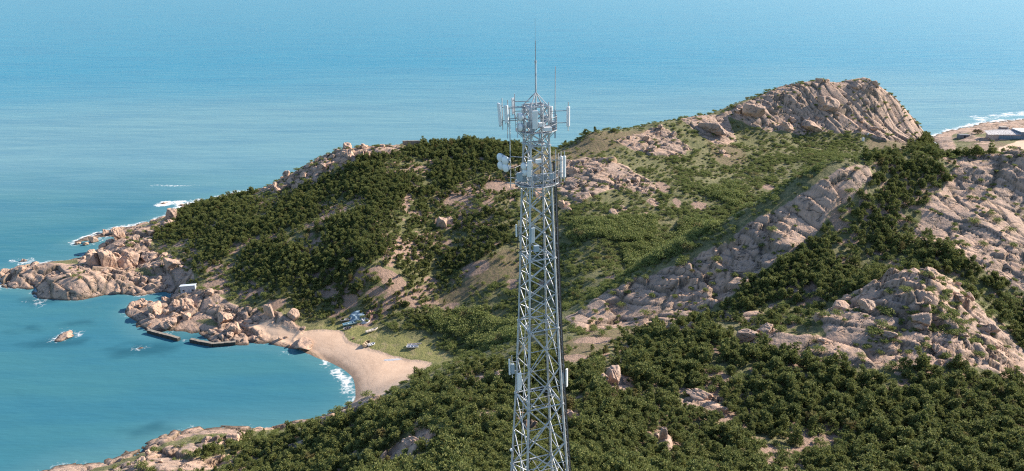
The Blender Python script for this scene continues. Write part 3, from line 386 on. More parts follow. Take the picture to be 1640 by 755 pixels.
def m_plain(name, c, rough=.6, metal=0, var=.12, scale=6, spec=.4):
    m, nt, b = mat(name); g = G(nt); p = g.pos()
    n = g.noise(p, scale, 4, .6)
    d = tuple(v*(1-var*2.2) for v in c)
    g.put(b.inputs['Base Color'], g.mix(g.ramp(n, .35, .75), c, d)); b.inputs['Roughness'].default_value = rough
    b.inputs['Metallic'].default_value = metal; b.inputs['Specular IOR Level'].default_value = spec
    return m
ROCK = m_rock(); LAND = m_land(); SEA = m_sea()
PINE = m_leaf('pine_needles', (.095, .132, .044), (.170, .198, .062), (.240, .245, .084))
SHRUB = m_leaf('shrub_leaves', (.135, .185, .055), (.205, .245, .080), (.26, .27, .115))
BARK = m_plain('bark', (.10, .075, .06), .9)
STEEL = m_plain('galvanised_steel', (.55, .56, .57), .5, .15, .2, 3)
DULL = m_plain('weathered_steel', (.36, .37, .39), .6, .12, .2, 3)
WHITE = m_plain('white_radome', (.78, .79, .79), .45, 0, .04, 2)
GREYBOX = m_plain('grey_equipment', (.36, .43, .48), .5, 0, .1, 3)
CABLE = m_plain('black_cable', (.025, .027, .03), .6)
CONCRETE = m_plain('concrete', (.40, .36, .32), .9, 0, .15, 1.5)

# ------------------------------------------------------------------ the land
def axis(parts):
    out = []
    for a, b, s in parts: out += list(np.arange(a, b, s))
    return np.array(out + [parts[-1][1]])
STEP = 0.52
def grid_faces(nx, ny):
    i = np.arange(nx*ny).reshape(ny, nx)
    return np.stack([i[:-1, :-1], i[:-1, 1:], i[1:, 1:], i[1:, :-1]], -1).reshape(-1, 4)
def color_attr(me, name, a, b, c):
    at = me.attributes.new(name, 'FLOAT_COLOR', 'POINT')
    at.data.foreach_set('color', np.stack([a, b, c, np.ones_like(a)], -1).astype(np.float32).ravel())
def build_land():
    ax = axis([(-300, -255, 3), (-255, 275, STEP), (275, 340, 1.2), (340, 760, 3)])
    ay = axis([(-60, 80, 3), (80, 345, STEP), (345, 500, STEP*1.25), (500, 620, 2), (620, 900, 3.2)])
    X, Y = np.meshgrid(ax, ay); x, y = X.ravel(), Y.ravel()
    rock = rock_amount(x, y); z, crack = ground(x, y, rock)
    # a few decimetres of sideways play so that the joints do not follow the grid
    b = base(x, y)
    Fq = grid_faces(len(ax), len(ay))
    keep = (z[Fq].max(1) > -3.2); Fq = Fq[keep]
    used = np.zeros(len(x), bool); used[Fq.ravel()] = True
    idx = np.cumsum(used) - 1
    V = np.stack([x, y, z], -1)[used]
    me = mesh_np('ground', V, idx[Fq], True)
    sand = area(x, y, POLY['sand'], 1.5, 2.0)
    dry = area(x, y, POLY['dry'], 3, 4); mead = area(x, y, POLY['meadow'], 2.5, 3)
    soil = np.maximum(blobs(x, y, BLOB['soil']), area(x, y, POLY['gravel'], 1, 1))
    woods = np.maximum(area(x, y, POLY['forest'], 3, 5, 13), area(x, y, POLY['sparse'], 3, 5, 14))
    soil = np.maximum(soil, woods*.85*sstep(.42, .62, vnoise(x/6, y/6, 61)*.6 + vnoise(x/2.5, y/2.5, 62)*.4))
    color_attr(me, 'cover', rock[used], sand[used], dry[used])
    color_attr(me, 'cover_b', mead[used], soil[used], crack[used])
    return tag(link('ground', me, LAND), 'granite hills, grass and sand of the coast', None, None, 'structure')
build_land()

# ------------------------------------------------------------------ the sea
def build_sea():
    ax = axis([(-60000, -12000, 8000), (-12000, -3000, 1500), (-3000, -800, 220), (-800, -300, 25), (-300, 60, 1.3), (60, 340, 6), (340, 640, 3), (640, 1000, 40), (1000, 4000, 300), (4000, 60000, 7000)])
    ay = axis([(-3000, -200, 400), (-200, 140, 17), (140, 520, 1.3), (520, 860, 3), (860, 1500, 40), (1500, 6000, 300), (6000, 90000, 7000)])
    X, Y = np.meshgrid(ax, ay); x, y = X.ravel(), Y.ravel()
    near = (x > -330) & (x < 760) & (y > 100) & (y < 930)
    sh = np.zeros(x.shape); fo = np.zeros(x.shape); we = np.zeros(x.shape)
    xn, yn = x[near], y[near]
    zg, _ = ground(xn, yn)
    for cx, cy, rx, ry in [(q[0], q[1], q[2]*.55, q[2]*.55) for q in BOULD]:
        zg = np.maximum(zg, .8 - 2.2*np.sqrt((xn-cx)**2 + (yn-cy)**2)/max(rx, .5) * .35)
    sh[near] = sstep(-4.0, -.3, base(xn, yn))
    openw = np.clip(sstep(290, 330, yn)*.55 + sstep(400, 450, yn)*.5 + sstep(560, 620, yn)*.5, 0, 1)*.55 + .30
    surf = sstep(-1.5, -.1, zg)*openw*(.35 + .9*vnoise(xn/7, yn/7, 77))
    fo[near] = np.maximum(surf, area(xn, yn, SEAPOLY['foam'], 2.4, 2.6)*(.20 + .55*vnoise(xn/4, yn/4, 78)))
    fo[near] = np.maximum(fo[near], .42*area(xn, yn, SEAPOLY['crest'], .8, 3.0)*vnoise(xn/12, yn/6, 79)*1.5)
    we[near] = .6*area(xn, yn, SEAPOLY['weed'], 2.5, 3.5) * sstep(.3, .6, vnoise(xn/4, yn/4, 31)*.6 + .35)
    me = mesh_np('sea', np.stack([x, y, np.zeros_like(x)], -1), grid_faces(len(ax), len(ay)), True)
    color_attr(me, 'water', sh, fo, we)
    return tag(link('sea', me, SEA), 'blue sea and the sheltered bay', None, None, 'structure')
build_sea()

# ------------------------------------------------------------------ boulders
def boulder_mesh(seed):
    r = np.random.default_rng(seed)
    bm = bmesh.new(); bmesh.ops.create_icosphere(bm, subdivisions=5, radius=1)
    D = np.array([v.co[:] for v in bm.verts]); D /= np.linalg.norm(D, axis=1)[:, None]
    n = r.integers(7, 11)
    N = r.normal(size=(n, 3)); N /= np.linalg.norm(N, axis=1)[:, None]
    N = np.vstack([N, [[0, 0, -1]], [[0, 0, 1]]]); h = np.concatenate([r.uniform(.5, 1.0, n), [.9, .85]])
    k = np.maximum(D @ N.T, 1e-3) / h[None]
    rad = (k**30).sum(1)**(-1/30.0)
    rad = np.minimum(rad, 1.45)
    f = np.zeros(len(D))
    for o, a in ((1.6, .10), (4.0, .07), (9.0, .04)):
        q = D*o + r.uniform(0, 50, 3)
        f += a*(vnoise(q[:, 0] + q[:, 2]*.7, q[:, 1] + q[:, 2]*.5, seed) - .5)*2
    # a couple of joints cut across the block
    for _ in range(2):
        nn = r.normal(size=3); nn[2] *= .5; nn /= np.linalg.norm(nn); d = (D*rad[:, None]) @ nn - r.uniform(-.3, .3)
        f -= .10*np.exp(-(d/.05)**2)
    P = D*(rad+f)[:, None]
    P = (P - (P.max(0)+P.min(0))/2)/((P.max(0)-P.min(0))/2)[None]
    for v, p in zip(bm.verts, P): v.co = p
    me = bpy.data.meshes.new('boulder'); bm.to_mesh(me); bm.free()
    me.polygons.foreach_set('use_smooth', [True]*len(me.polygons)); me.materials.append(ROCK)
    return me
BM = [boulder_mesh(100+i) for i in range(12)]
n_boulder = 0
def boulder(x, y, w, h, label, group, d=None, sink=.28, name='granite_boulder'):
    global n_boulder
    n_boulder += 1
    o = bpy.data.objects.new(name, BM[int(rng.integers(len(BM)))]); COL.objects.link(o)
    d = d if d else w*rng.uniform(.75, 1.05)
    z = max(gz(x, y), -.9) if h > 0 else 0
    o.scale = (w*.54, d*.54, h*.68); o.location = (x, y, z + h*(.5-sink))
    o.rotation_euler = (rng.uniform(-.25, .25), rng.uniform(-.25, .25), rng.uniform(-.5, .5) + (math.pi if rng.random() < .5 else 0))
    return tag(o, label, 'boulder', group)
for x, y, w, h, lab in BOULD:
    slab = 'slab' in lab
    boulder(x, y, w*.86, h*.95, lab, 'single boulders', d=(w*.5 if slab else None))
ZONES = [  # outline index, count, size range, label, group
 (0, 36, (1.0, 3.2), 'buff granite block among the heaped blocks of the outer peninsula', 'blocks of the outer peninsula'),
 (1, 46, (1.2, 3.8), 'grey buff boulder in the jumble on the back headland below the first pines', 'boulders of the back headland'),
 (2, 50, (.9, 3.0), 'buff boulder in the rubble of the hut point', 'boulders of the hut point'),
 (3, 26, (2.0, 5.0), 'grey boulder on the rocky back ridge left of the woods', 'boulders of the back ridge'),
 (4, 22, (1.4, 3.6), 'buff block of the outcrop just right of the tower top', 'blocks of the middle outcrop'),
 (5, 14, (1.6, 3.6), 'buff block of the small outcrop on the grassy ridge', 'blocks of the ridge outcrop'),
 (7, 26, (1.6, 4.2), 'rounded block weathered out of the far headland', 'blocks of the far headland'),
 (10, 22, (1.3, 3.4), 'grey brown block on the face of the near dome', 'blocks of the near dome'),
 (15, 12, (1.2, 3.0), 'buff rock on the shore at the bottom left', 'rocks of the near shore'),
]
for k, n, (lo, hi), lab, grp in ZONES:
    P = np.array(POLY['rock'][k]); a, b = P.min(0), P.max(0); c = 0
    for _ in range(4000):
        if c >= n: break
        q = a + (b-a)*rng.random(2)
        if poly_sd(np.array([q[0]]), np.array([q[1]]), POLY['rock'][k])[0] < .6: continue
        if (q[0]-SPOT['hut'][0])**2 + (q[1]-SPOT['hut'][1]+3)**2 < 36: continue
        s = lo + (hi-lo)*rng.random()**1.8
        boulder(q[0], q[1], s*rng.uniform(1, 1.5), s*rng.uniform(.6, 1.0), lab, grp, sink=.34); c += 1

# ------------------------------------------------------------------ pines and shrubs
def spray(V, Fc, c, d, L, w, r):
    """one narrow leaf-shaped needle tuft"""
    d = d/np.linalg.norm(d); s = np.cross(d, r.normal(size=3)); s /= (np.linalg.norm(s)+1e-9)
    n = len(V)
    V += [c - s*w*.25, c + s*w*.25, c + d*L*.55 + s*w*.5, c + d*L, c + d*L*.55 - s*w*.5]
    Fc += [(n, n+1, n+2, n+4), (n+4, n+2, n+3, n+3)]
def leaf_mesh(name, V, tris, m):
    V = np.array(V); me = bpy.data.meshes.new(name)
    me.from_pydata(V.tolist(), [], tris); me.update(); me.materials.append(m)
    me.polygons.foreach_set('use_smooth', [False]*len(me.polygons))
    return me
def pine(seed, h, spread, flat):
    """black pine: bent trunk, tiers of branches that end in pads of upright needle tufts"""
    r = np.random.default_rng(seed); V = []; T = []; mb = MB()
    lean = r.normal(0, .10, 2)
    def trunk(t): return np.array([lean[0]*h*t*t*1.5 + .12*math.sin(t*5+seed), lean[1]*h*t*t*1.5, h*.93*t])
    pts = [trunk(t) for t in np.linspace(-.12, 1, 7)]
    for i in range(6): mb.tube(pts[i], pts[i+1], .11*(1-i*.14), 6, .11*(1-(i+1)*.14), False)
    tiers = int(r.integers(5, 8)); wind = r.uniform(0, 6.28)
    for k in range(tiers):
        t = .22 + .76*k/(tiers-1); c = trunk(t); L = spread*(1 - (t-.15)**(1.6 if flat else 1.0)*(.62 if flat else .80))
        nb = int(r.integers(4, 7)) if t < .9 else 3
        a0 = r.uniform(0, 6.28)
        for j in range(nb):
            if r.random() < .16: continue
            a = a0 + 6.28*j/nb + r.normal(0, .25); LL = L*r.uniform(.45, 1.15)*(1 + .38*math.cos(a - wind))
            u = np.array([math.cos(a), math.sin(a), 0]); tip = c + u*LL + np.array([0, 0, LL*r.uniform(.05, .35)])
            mb.tube(c, tip, .035, 4, .012, False)
            for q in range(7):     # upright candle at the branch end
                b0 = tip + r.normal(0, .05, 3) + np.array([0, 0, q*.06]); d = np.array([0, 0, 1.0]) + r.normal(0, .38, 3); d /= np.linalg.norm(d)
                s = np.cross(d, r.normal(0, 1, 3)); s /= np.linalg.norm(s); ln = r.uniform(.32, .58); w = r.uniform(.14, .22); n = len(V)
                V += [b0 - s*w*.3, b0 + s*w*.3, b0 + d*ln*.6 + s*w*.5, b0 + d*ln, b0 + d*ln*.6 - s*w*.5]; T += [(n, n+1, n+2, n+3, n+4)]
            pads = 2 + int(LL > .9) + int(LL > 1.4)
            for q in range(pads):
                f = .42 + .58*(q+.6)/pads; pc = c + (tip-c)*f + r.normal(0, .10, 3)*np.array([1, 1, .4])
                pr = .30*r.uniform(.7, 1.3)
                for _ in range(int(13*r.uniform(.8, 1.2))):
                    o = r.normal(0, 1, 3)*np.array([pr*.62, pr*.62, pr*.20])
                    d = u*r.uniform(.2, 1.0) + o/pr*.8 + np.array([0, 0, r.uniform(.05, .65)]) + r.normal(0, .40, 3)
                    n = len(V); d = d/np.linalg.norm(d); s = np.cross(d, o/pr*.5 + u*.3 + np.array([0, 0, 1.1]) + r.normal(0, .5, 3)); s /= np.linalg.norm(s)
                    ln = r.uniform(.30, .60); w = r.uniform(.17, .29); b0 = pc + o
                    V += [b0 - s*w*.3, b0 + s*w*.3, b0 + d*ln*.6 + s*w*.5, b0 + d*ln, b0 + d*ln*.6 - s*w*.5]
                    T += [(n, n+1, n+2, n+3, n+4)]
    me = leaf_mesh('crown', V, T, PINE)
    at = me.attributes.new('tone', 'FLOAT', 'FACE'); at.data.foreach_set('value', (r.random(len(T))**1.6).astype(np.float32))
    bmesh.ops.recalc_face_normals(mb.bm, faces=mb.bm.faces)
    mt = bpy.data.meshes.new('trunk'); mb.bm.to_mesh(mt); mb.bm.free(); mt.materials.append(BARK)
    return me, mt
PINES = [pine(1, 4.6, 1.7, False), pine(2, 3.9, 1.9, True), pine(3, 5.2, 1.6, False), pine(4, 3.4, 1.6, True), pine(5, 4.2, 1.5, False), pine(6, 4.8, 2.1, True)]
def shrub(seed, rad, h, fine):
    r = np.random.default_rng(seed); V = []; T = []; mb = MB()
    for k in range(5):
        a = r.uniform(0, 6.28); mb.tube((0, 0, -.2), (math.cos(a)*rad*.5, math.sin(a)*rad*.5, h*.6), .03, 4, .01, False)
    lobes = [(r.uniform(-.55, .55)*rad, r.uniform(-.55, .55)*rad, h*r.uniform(.30, .62), rad*r.uniform(.35, .6)) for _ in range(9)]
    for lx, ly, lz, lr in lobes:
        for _ in range(46):
            d = r.normal(size=3); d /= np.linalg.norm(d); d[2] = abs(d[2])*1.0 - .15
            c = np.array([lx, ly, lz]) + d*np.array([lr, lr, lr*.75])*r.uniform(.7, 1.05)
            t = r.normal(0, 1, 3) + d*.5; t /= np.linalg.norm(t); s = np.cross(t, d + r.normal(0, .45, 3)); s /= np.linalg.norm(s)
            ln = r.uniform(.18, .34)*fine; w = ln*r.uniform(.5, .8); n = len(V)
            V += [c - s*w*.3, c + t*ln*.5 - s*w*.5, c + t*ln, c + t*ln*.5 + s*w*.5]; T += [(n, n+1, n+2, n+3)]
    me = leaf_mesh('foliage', V, T, SHRUB)
    at = me.attributes.new('tone', 'FLOAT', 'FACE'); at.data.foreach_set('value', (r.random(len(T))**1.6).astype(np.float32))
    mt = bpy.data.meshes.new('stems'); mb.bm.to_mesh(mt); mb.bm.free(); mt.materials.append(BARK)
    return me, mt
SHRUBS = [shrub(11, 1.2, 1.3, 1.0), shrub(12, .95, .8, .9), shrub(13, 1.6, 1.9, 1.15), shrub(14, .8, 1.1, .8)]

def scatter(cell, dens, seed, x0=-255, x1=320, y0=62, y1=500):
    r = np.random.default_rng(seed)
    gx, gy = np.meshgrid(np.arange(x0, x1, cell), np.arange(y0, y1, cell))
    x = gx.ravel() + r.uniform(-.48, .48, gx.size)*cell; y = gy.ravel() + r.uniform(-.48, .48, gx.size)*cell
    b = base(x, y); ok = b > 2.0
    dep = y*math.cos(R(PITCH)) - (b-CAM_H)*math.sin(R(PITCH))
    ok &= np.abs(x)/dep < .90
    x, y = x[ok], y[ok]
    p = dens(x, y); k = r.random(x.size) < p
    return x[k], y[k]
def in_view(x, y, z):
    """inside the frame and with a free line to the camera over the land form"""
    cp, sp = math.cos(R(PITCH)), math.sin(R(PITCH))
    dep = y*cp - (z-CAM_H)*sp; up = y*sp + (z-CAM_H)*cp
    ok = (np.abs(x)/dep < .690) & (up/dep > -.325)
    for t in np.linspace(.45, .97, 28):
        ok &= (CAM_H + (z-CAM_H)*t) > base(x*t, y*t) - 1.0
    return ok
def forest_density(x, y):
    f = area(x, y, POLY['forest'], 5.0, 8.0, 13)*.92
    sp = area(x, y, POLY['sparse'], 4, 6.0, 14)
    f = f*(1-.60*sp)*(1 - .85*area(x, y, POLY['dry'], 3, 4)); f = np.maximum(f, sp*.36)
    gap = np.clip(np.maximum(np.maximum(blobs(x, y, BLOB['soil']), blobs(x, y, BLOB['rockpatch'])), blobs(x, y+3.0, BLOB['rockpatch'])), 0, 1)
    rk = area(x, y, POLY['rock'], 1.2, 2.2)
    f = f*(1-gap)*(1-np.clip(rk*1.3, 0, 1)*.945)
    clear = fbm(x/13, y/13, 3, 21)
    f = f*(.12 + .88*sstep(-.17, .0, clear))
    for q in BOULD: f = np.where(((x-q[0])/(q[2]*.6+.8))**2 + ((y-q[1]+1.2)/(q[2]*.6+1.6))**2 < 1, 0, f)
    f = np.where(area(x, y, POLY['sand'], 1, .5) > .4, 0, f)
    f = np.where((x-2.1)**2 + (y-57)**2 < 60, 0, f)
    return f
px, py = scatter(1.50, forest_density, 31)
pz = ground(px, py)[0]
pv = rng.integers(0, len(PINES), px.size); f4 = area(px, py, POLY['forest'][2:4], 2, 2, 13)
ps = .68*(1-.06*f4)*rng.choice([.45, .6, .75, .9, 1.1], px.size, p=[.2, .28, .27, .17, .08])*rng.uniform(.85, 1.15, px.size)*(.80 + .65*vnoise(px/16, py/16, 5))*(.50 + .50*sstep(3, 16, base(px, py))); pr_ = rng.uniform(0, 6.28, px.size)
ps = ps*np.where((px < 10) & (py > 290), .92, 1.0)
vis = in_view(px, py, pz + 3.0)
order = np.argsort(np.where(vis, np.sqrt(px**2 + py**2 + (pz-CAM_H)**2), 1e9))
N_SINGLE = min(292, int(vis.sum()))
single = order[:N_SINGLE]; rest = order[N_SINGLE:]
def place_pine(x, y, z, k, s, rz, label, group, sz=1.0):
    t = empty('pine_tree', (x, y, z), label, 'tree', group, rz); k1, k2 = rng.uniform(.82, 1.2), rng.uniform(.8, 1.3); t.scale = (s*k1, s/k1, s*sz*k2)
    link('crown', PINES[k][0], None, t); link('trunk', PINES[k][1], None, t)
    return t
for i in single:
    if px[i] < -1: lab, grp = 'dark green pine in the wood on the near slope left of the tower', 'near pines left of the tower'
    elif px[i] < 30: lab, grp = 'dark green pine in the dense wood just right of the tower', 'near pines right of the tower'
    else: lab, grp = 'dark green pine in the dense wood filling the bottom right slope', 'near pines of the bottom right slope'
    place_pine(px[i], py[i], pz[i], int(pv[i]), ps[i], pr_[i], lab, grp)
for key, s, sz, lab in (('pine_a', .95, .85, 'dark wind shaped pine on the skyline, largest of those right of the tower top'), ('pine_b', .6, 1.1, 'thin small pine on the skyline between two broader pines'),
                    ('pine_c', .9, .7, 'sparse flat topped pine on the skyline above the small ridge outcrop'), ('pine_d', .8, .8, 'dark pine on the skyline close to the right side of the tower'),
                    ('pine_e', .7, .6, 'low dark pine on the headland summit'), ('pine_f', 1.0, 1.1, 'taller dark pine at the back edge of the right hill top')):
    x, y, z = SPOT[key]
    place_pine(x, y, gz(x, y), 1 if s > .85 else 4, s, rng.uniform(0, 6), lab, 'pines on the skyline', sz)

def crowd(name, x, y, z, var, s, rz, sources, label):
    """everything too many to count as ONE object: points that carry copies of the given meshes"""
    me = bpy.data.meshes.new(name); me.vertices.add(len(x)); me.vertices.foreach_set('co', np.stack([x, y, z], -1).astype(np.float32).ravel())
    for nm, ty, d in (('kind_index', 'INT', var), ('size', 'FLOAT', s), ('turn', 'FLOAT', rz)):
        a = me.attributes.new(nm, ty, 'POINT'); a.data.foreach_set('value', np.asarray(d, np.int32 if ty == 'INT' else np.float32))
    o = link(name, me); tag(o, label, None, None, 'stuff')
    ng = bpy.data.node_groups.new(name, 'GeometryNodeTree')
    ng.interface.new_socket('Geometry', in_out='INPUT', socket_type='NodeSocketGeometry'); ng.interface.new_socket('Geometry', in_out='OUTPUT', socket_type='NodeSocketGeometry')
    N = ng.nodes; L = ng.links
    gi = N.new('NodeGroupInput'); go = N.new('NodeGroupOutput')
    m2p = N.new('GeometryNodeMeshToPoints'); L.new(gi.outputs[0], m2p.inputs[0])
    iop = N.new('GeometryNodeInstanceOnPoints'); L.new(m2p.outputs[0], iop.inputs['Points'])
    g2i = N.new('GeometryNodeGeometryToInstance')
    for parts in reversed(sources):
        j = N.new('GeometryNodeJoinGeometry')
        for ob in parts:
            oi = N.new('GeometryNodeObjectInfo'); oi.inputs['Object'].default_value = ob; L.new(oi.outputs['Geometry'], j.inputs[0])
        s1 = N.new('GeometryNodeGeometryToInstance'); L.new(j.outputs[0], s1.inputs[0])
        L.new(s1.outputs[0], g2i.inputs[0]) if False else None
        sources_j.append(s1)
    jj = N.new('GeometryNodeJoinGeometry')
    for s1 in sources_j: L.new(s1.outputs[0], jj.inputs[0])
    sources_j.clear(); N.remove(g2i)
    L.new(jj.outputs[0], iop.inputs['Instance']); iop.inputs['Pick Instance'].default_value = True
    def named(nm, ty):
        a = N.new('GeometryNodeInputNamedAttribute'); a.data_type = ty; a.inputs[0].default_value = nm; return a.outputs[0]
    L.new(named('kind_index', 'INT'), iop.inputs['Instance Index'])
    L.new(named('size', 'FLOAT'), iop.inputs['Scale'])
    cx = N.new('ShaderNodeCombineXYZ'); L.new(named('turn', 'FLOAT'), cx.inputs[2]); L.new(cx.outputs[0], iop.inputs['Rotation'])
    L.new(iop.outputs[0], go.inputs[0])
    md = o.modifiers.new('scatter', 'NODES'); md.node_group = ng
    return o
sources_j = []
tree_src = []
for k in range(len(PINES)):      # one real tree of each build lends its crown and trunk
    i = next(i for i in single if pv[i] == k)
    t = [o for o in COL.objects if o.type == 'EMPTY' and o.name.startswith('pine_tree') and abs(o.location.x-px[i]) < 1e-3 and abs(o.location.y-py[i]) < 1e-3][0]
    tree_src.append([c for c in COL.objects if c.parent == t])
crowd('pine_forest', px[rest], py[rest], pz[rest], pv[rest], ps[rest], pr_[rest], tree_src, 'pine woods on the hills')

def shrub_density(x, y):
    a = area(x, y, POLY['scrub'], 3, 5, 15)*(.24 + .70*sstep(.40, .62, vnoise(x/10, y/10, 44)*.6 + vnoise(x/4, y/4, 45)*.4))
    a = np.maximum(a, area(x, y, POLY['thicket'], 2, 3, 16)*.98)
    a = np.maximum(a, area(x, y, POLY['sparse'], 2.5, 4, 14)*.45)
    a = np.maximum(a, .24*sstep(4, 7, base(x, y))*(1-area(x, y, POLY['rock'], 2, 3, 13)))
    a = np.maximum(a, area(x, y, POLY['forest'], 2, 3, 13)*.30)
    a = np.maximum(a, area(x, y, POLY['rock'], 2, 3, 13)*.10*(base(x, y) > 6))
    a = a*(1 - blobs(x, y, BLOB['soil'])*.9)*(1-blobs(x, y, BLOB['rockpatch']))*(1-area(x, y, POLY['dry'], 3, 4)*.72)
    a = a*(1 - area(x, y, POLY['meadow'], 2, 2))*(1 - area(x, y, POLY['sand'], 2, 1))
    return a
sx, sy = scatter(1.55, shrub_density, 41)
szz = ground(sx, sy)[0]
th = area(sx, sy, POLY['thicket'], 2, 3, 16)
sk = rng.integers(0, 4, sx.size); sk = np.where(th > .5, np.where(rng.random(sx.size) < .6, 2, 0), sk)
ss = rng.uniform(.5, 1.15, sx.size)*(1 + .75*(th > .5)); sr = rng.uniform(0, 6.28, sx.size)
srcs = []
cand = np.argsort(np.where(in_view(sx, sy, szz+.8) & (sx > 0), np.hypot(sx, sy), 1e9))
for k in range(4):
    i = next(i for i in cand if sk[i] == k); sk[i] = -1
    t = empty('shrub', (sx[i], sy[i], szz[i]), ('small leafy shrub near the foot of the dome', 'low spreading shrub near the foot of the dome', 'large rounded shrub near the foot of the dome', 'upright little shrub near the foot of the dome')[k], 'shrub')
    t.scale = (ss[i],)*3
    srcs.append([link('foliage', SHRUBS[k][0], None, t), link('stems', SHRUBS[k][1], None, t)])
q = sk >= 0
crowd('scrub_vegetation', sx[q], sy[q], szz[q], sk[q], ss[q], sr[q], srcs, 'green scrub covering the valley and gaps in the woods')

# ------------------------------------------------------------------ the lattice tower
TX, TY, TZ = 2.75, 57.0, 90.2
tower = empty('lattice_tower', (TX, TY, TZ), 'tall galvanised lattice telecom tower with antennas, rising in the middle', 'tower')
tower.rotation_euler = (0, R(-1.2), 0)     # the mast stands a little off plumb
LV = [(0, 5.3), (10.5, 3.95), (18.3, 3.15), (25.6, 2.54), (31.9, 2.15), (38.1, 1.80), (41.2, 1.52), (44.2, 1.46)]
ROT = R(20); CA, SA = math.cos(ROT), math.sin(ROT)
def side(h):
    return float(np.interp(h, [a for a, _ in LV], [b for _, b in LV]))
def corner(i, h):
    s = side(h)/2; x, y = ((-s, -s), (s, -s), (s, s), (-s, s))[i % 4]
    return Vector((x*CA - y*SA, x*SA + y*CA, h))
for i in range(4):
    mb = MB()
    for (a, _), (b, _) in zip(LV, LV[1:]):
        mb.tube(corner(i, a), corner(i, b), .105 if a < 24 else .085, 10)
    for a, _ in LV[1:-1]: mb.tube(corner(i, a) - Vector((0, 0, .06)), corner(i, a) + Vector((0, 0, .06)), .17, 10)
    mb.build('leg', STEEL, tower)
XS = {0: 3, 1: 2, 2: 2, 3: 4, 4: 4, 5: 3, 6: 3}
for i in range(4):
    mb = MB()
    for k in range(len(LV)-1):
        a, b = LV[k][0], LV[k+1][0]; n = XS[k]; hs = [a + (b-a)*j/n for j in range(n+1)]
        rr = .058 if k < 2 else .045
        for j in range(n):
            mb.tube(corner(i, hs[j]), corner(i+1, hs[j+1]), rr, 6); mb.tube(corner(i+1, hs[j]), corner(i, hs[j+1]), rr*.95, 6)
            if k < 3:      # secondary members
                mid = (corner(i, hs[j]) + corner(i+1, hs[j+1]) + corner(i+1, hs[j]) + corner(i, hs[j+1]))/4
                for c in (i, i+1):
                    mb.tube(mid.lerp((corner(c, hs[j]) + corner(c, hs[j+1]))/2, .0), (corner(c, hs[j]) + corner(c, hs[j+1]))/2, .034, 5)
        mb.tube(corner(i, b), corner(i+1, b), .062, 6)
    mb.build('face_bracing', STEEL, tower)
mb = MB()
for h, _ in LV[1:]:
    for i in range(2): mb.tube((corner(i, h) + corner(i+1, h))/2, (corner(i+2, h) + corner(i+3, h))/2, .03, 5)
    for i in range(4): mb.tube((corner(i, h) + corner(i+1, h))/2, (corner(i+1, h) + corner(i+2, h))/2, .03, 5)
mb.build('plan_bracing', DULL, tower)
rr_ = random.Random(5)      # loose conduits and coax runs clipped inside the legs
for i in range(4):
    mb = MB()
    for q in range(3):
        off = Vector((rr_.uniform(-.14, .14), rr_.uniform(-.14, .14), 0)); h0 = rr_.choice((0, 0, 8, 16)); h1 = rr_.choice((30, 36, 41, 43))
        hh = np.arange(h0, h1, 1.1)
        for a, b in zip(hh, hh[1:]):
            pa, pb = corner(i, a), corner(i, b)
            mb.tube(pa*.93 + Vector((0, 0, a*.07)) + off + Vector((rr_.uniform(-.012, .012), 0, 0)), pb*.93 + Vector((0, 0, b*.07)) + off, .02, 5)
    mb.build('conduit', CABLE, tower)
for k in range(4):
    c = corner(k, 0); MB().box((c.x, c.y, -.6), (1.3, 1.3, 1.6), bev=.05).build('footing', CONCRETE, tower)
# ladder on the left face, inside the legs
def face_pt(i, f, h, out=0):
    a, b = corner(i, h), corner(i+1, h); p = a.lerp(b, f); n = Vector(((b-a).y, -(b-a).x, 0)).normalized()
    return p + n*out
mb = MB()
for f in (.42, .62):
    for k in range(24): mb.tube(face_pt(3, .5, k*1.83, -.1) + Vector((0, (f-.52)*2.2, 0)), face_pt(3, .5, (k+1)*1.83, -.1) + Vector((0, (f-.52)*2.2, 0)), .028, 5)
for k in range(110):
    h = .4*k + .3; p = face_pt(3, .5, h, -.1); mb.tube(p + Vector((0, -.22, 0)), p + Vector((0, .22, 0)), .016, 4)
mb.build('ladder', STEEL, tower)
# dark feeder cables on their tray along the right face
tray = MB(); cab = MB()
for k in range(60):
    a, b = k*.66, (k+1)*.66
    for f in (.10, .30): tray.tube(face_pt(1, f, a, .42), face_pt(1, f, b, .42), .02, 4)
    tray.tube(face_pt(1, .08, a, .42), face_pt(1, .32, a, .42), .018, 4)
    if k % 5 == 0: tray.tube(face_pt(1, .10, a, 0), face_pt(1, .10, a, .42), .02, 4).tube(face_pt(1, .30, a, 0), face_pt(1, .30, a, .42), .02, 4)
    for q in range(7):
        f = .09 + .035*q; cab.tube(face_pt(1, f, a, .48 + .04*(q % 2)), face_pt(1, f, b, .48 + .04*(q % 2)), .036, 5)
tr = tray.build('cable_tray', DULL, tower); cab.build('feeder_cables', CABLE, tr)
# top pyramid, mast and rod
top = 44.2; apex = Vector((0, 0, top+1.0)); mb = MB()
for i in range(4): mb.tube(corner(i, top), apex, .04, 6)
for i in range(4): mb.tube(corner(i, top), corner(i+1, top), .055, 6)
mb.build('top_pyramid', STEEL, tower)
z = lambda wz: wz - TZ
ms = MB().tube((0, 0, z(133.6)), (0, 0, z(137.65)), .062, 8).tube((0, 0, z(137.6)), (0, 0, z(137.75)), .09, 8).build('mast', STEEL, tower)
MB().tube((0, 0, z(137.7)), (0, 0, z(139.2)), .034, 6).tube((0, 0, z(139.2)), (0, 0, z(140.8)), .009, 6).build('lightning_rod', DULL, ms)
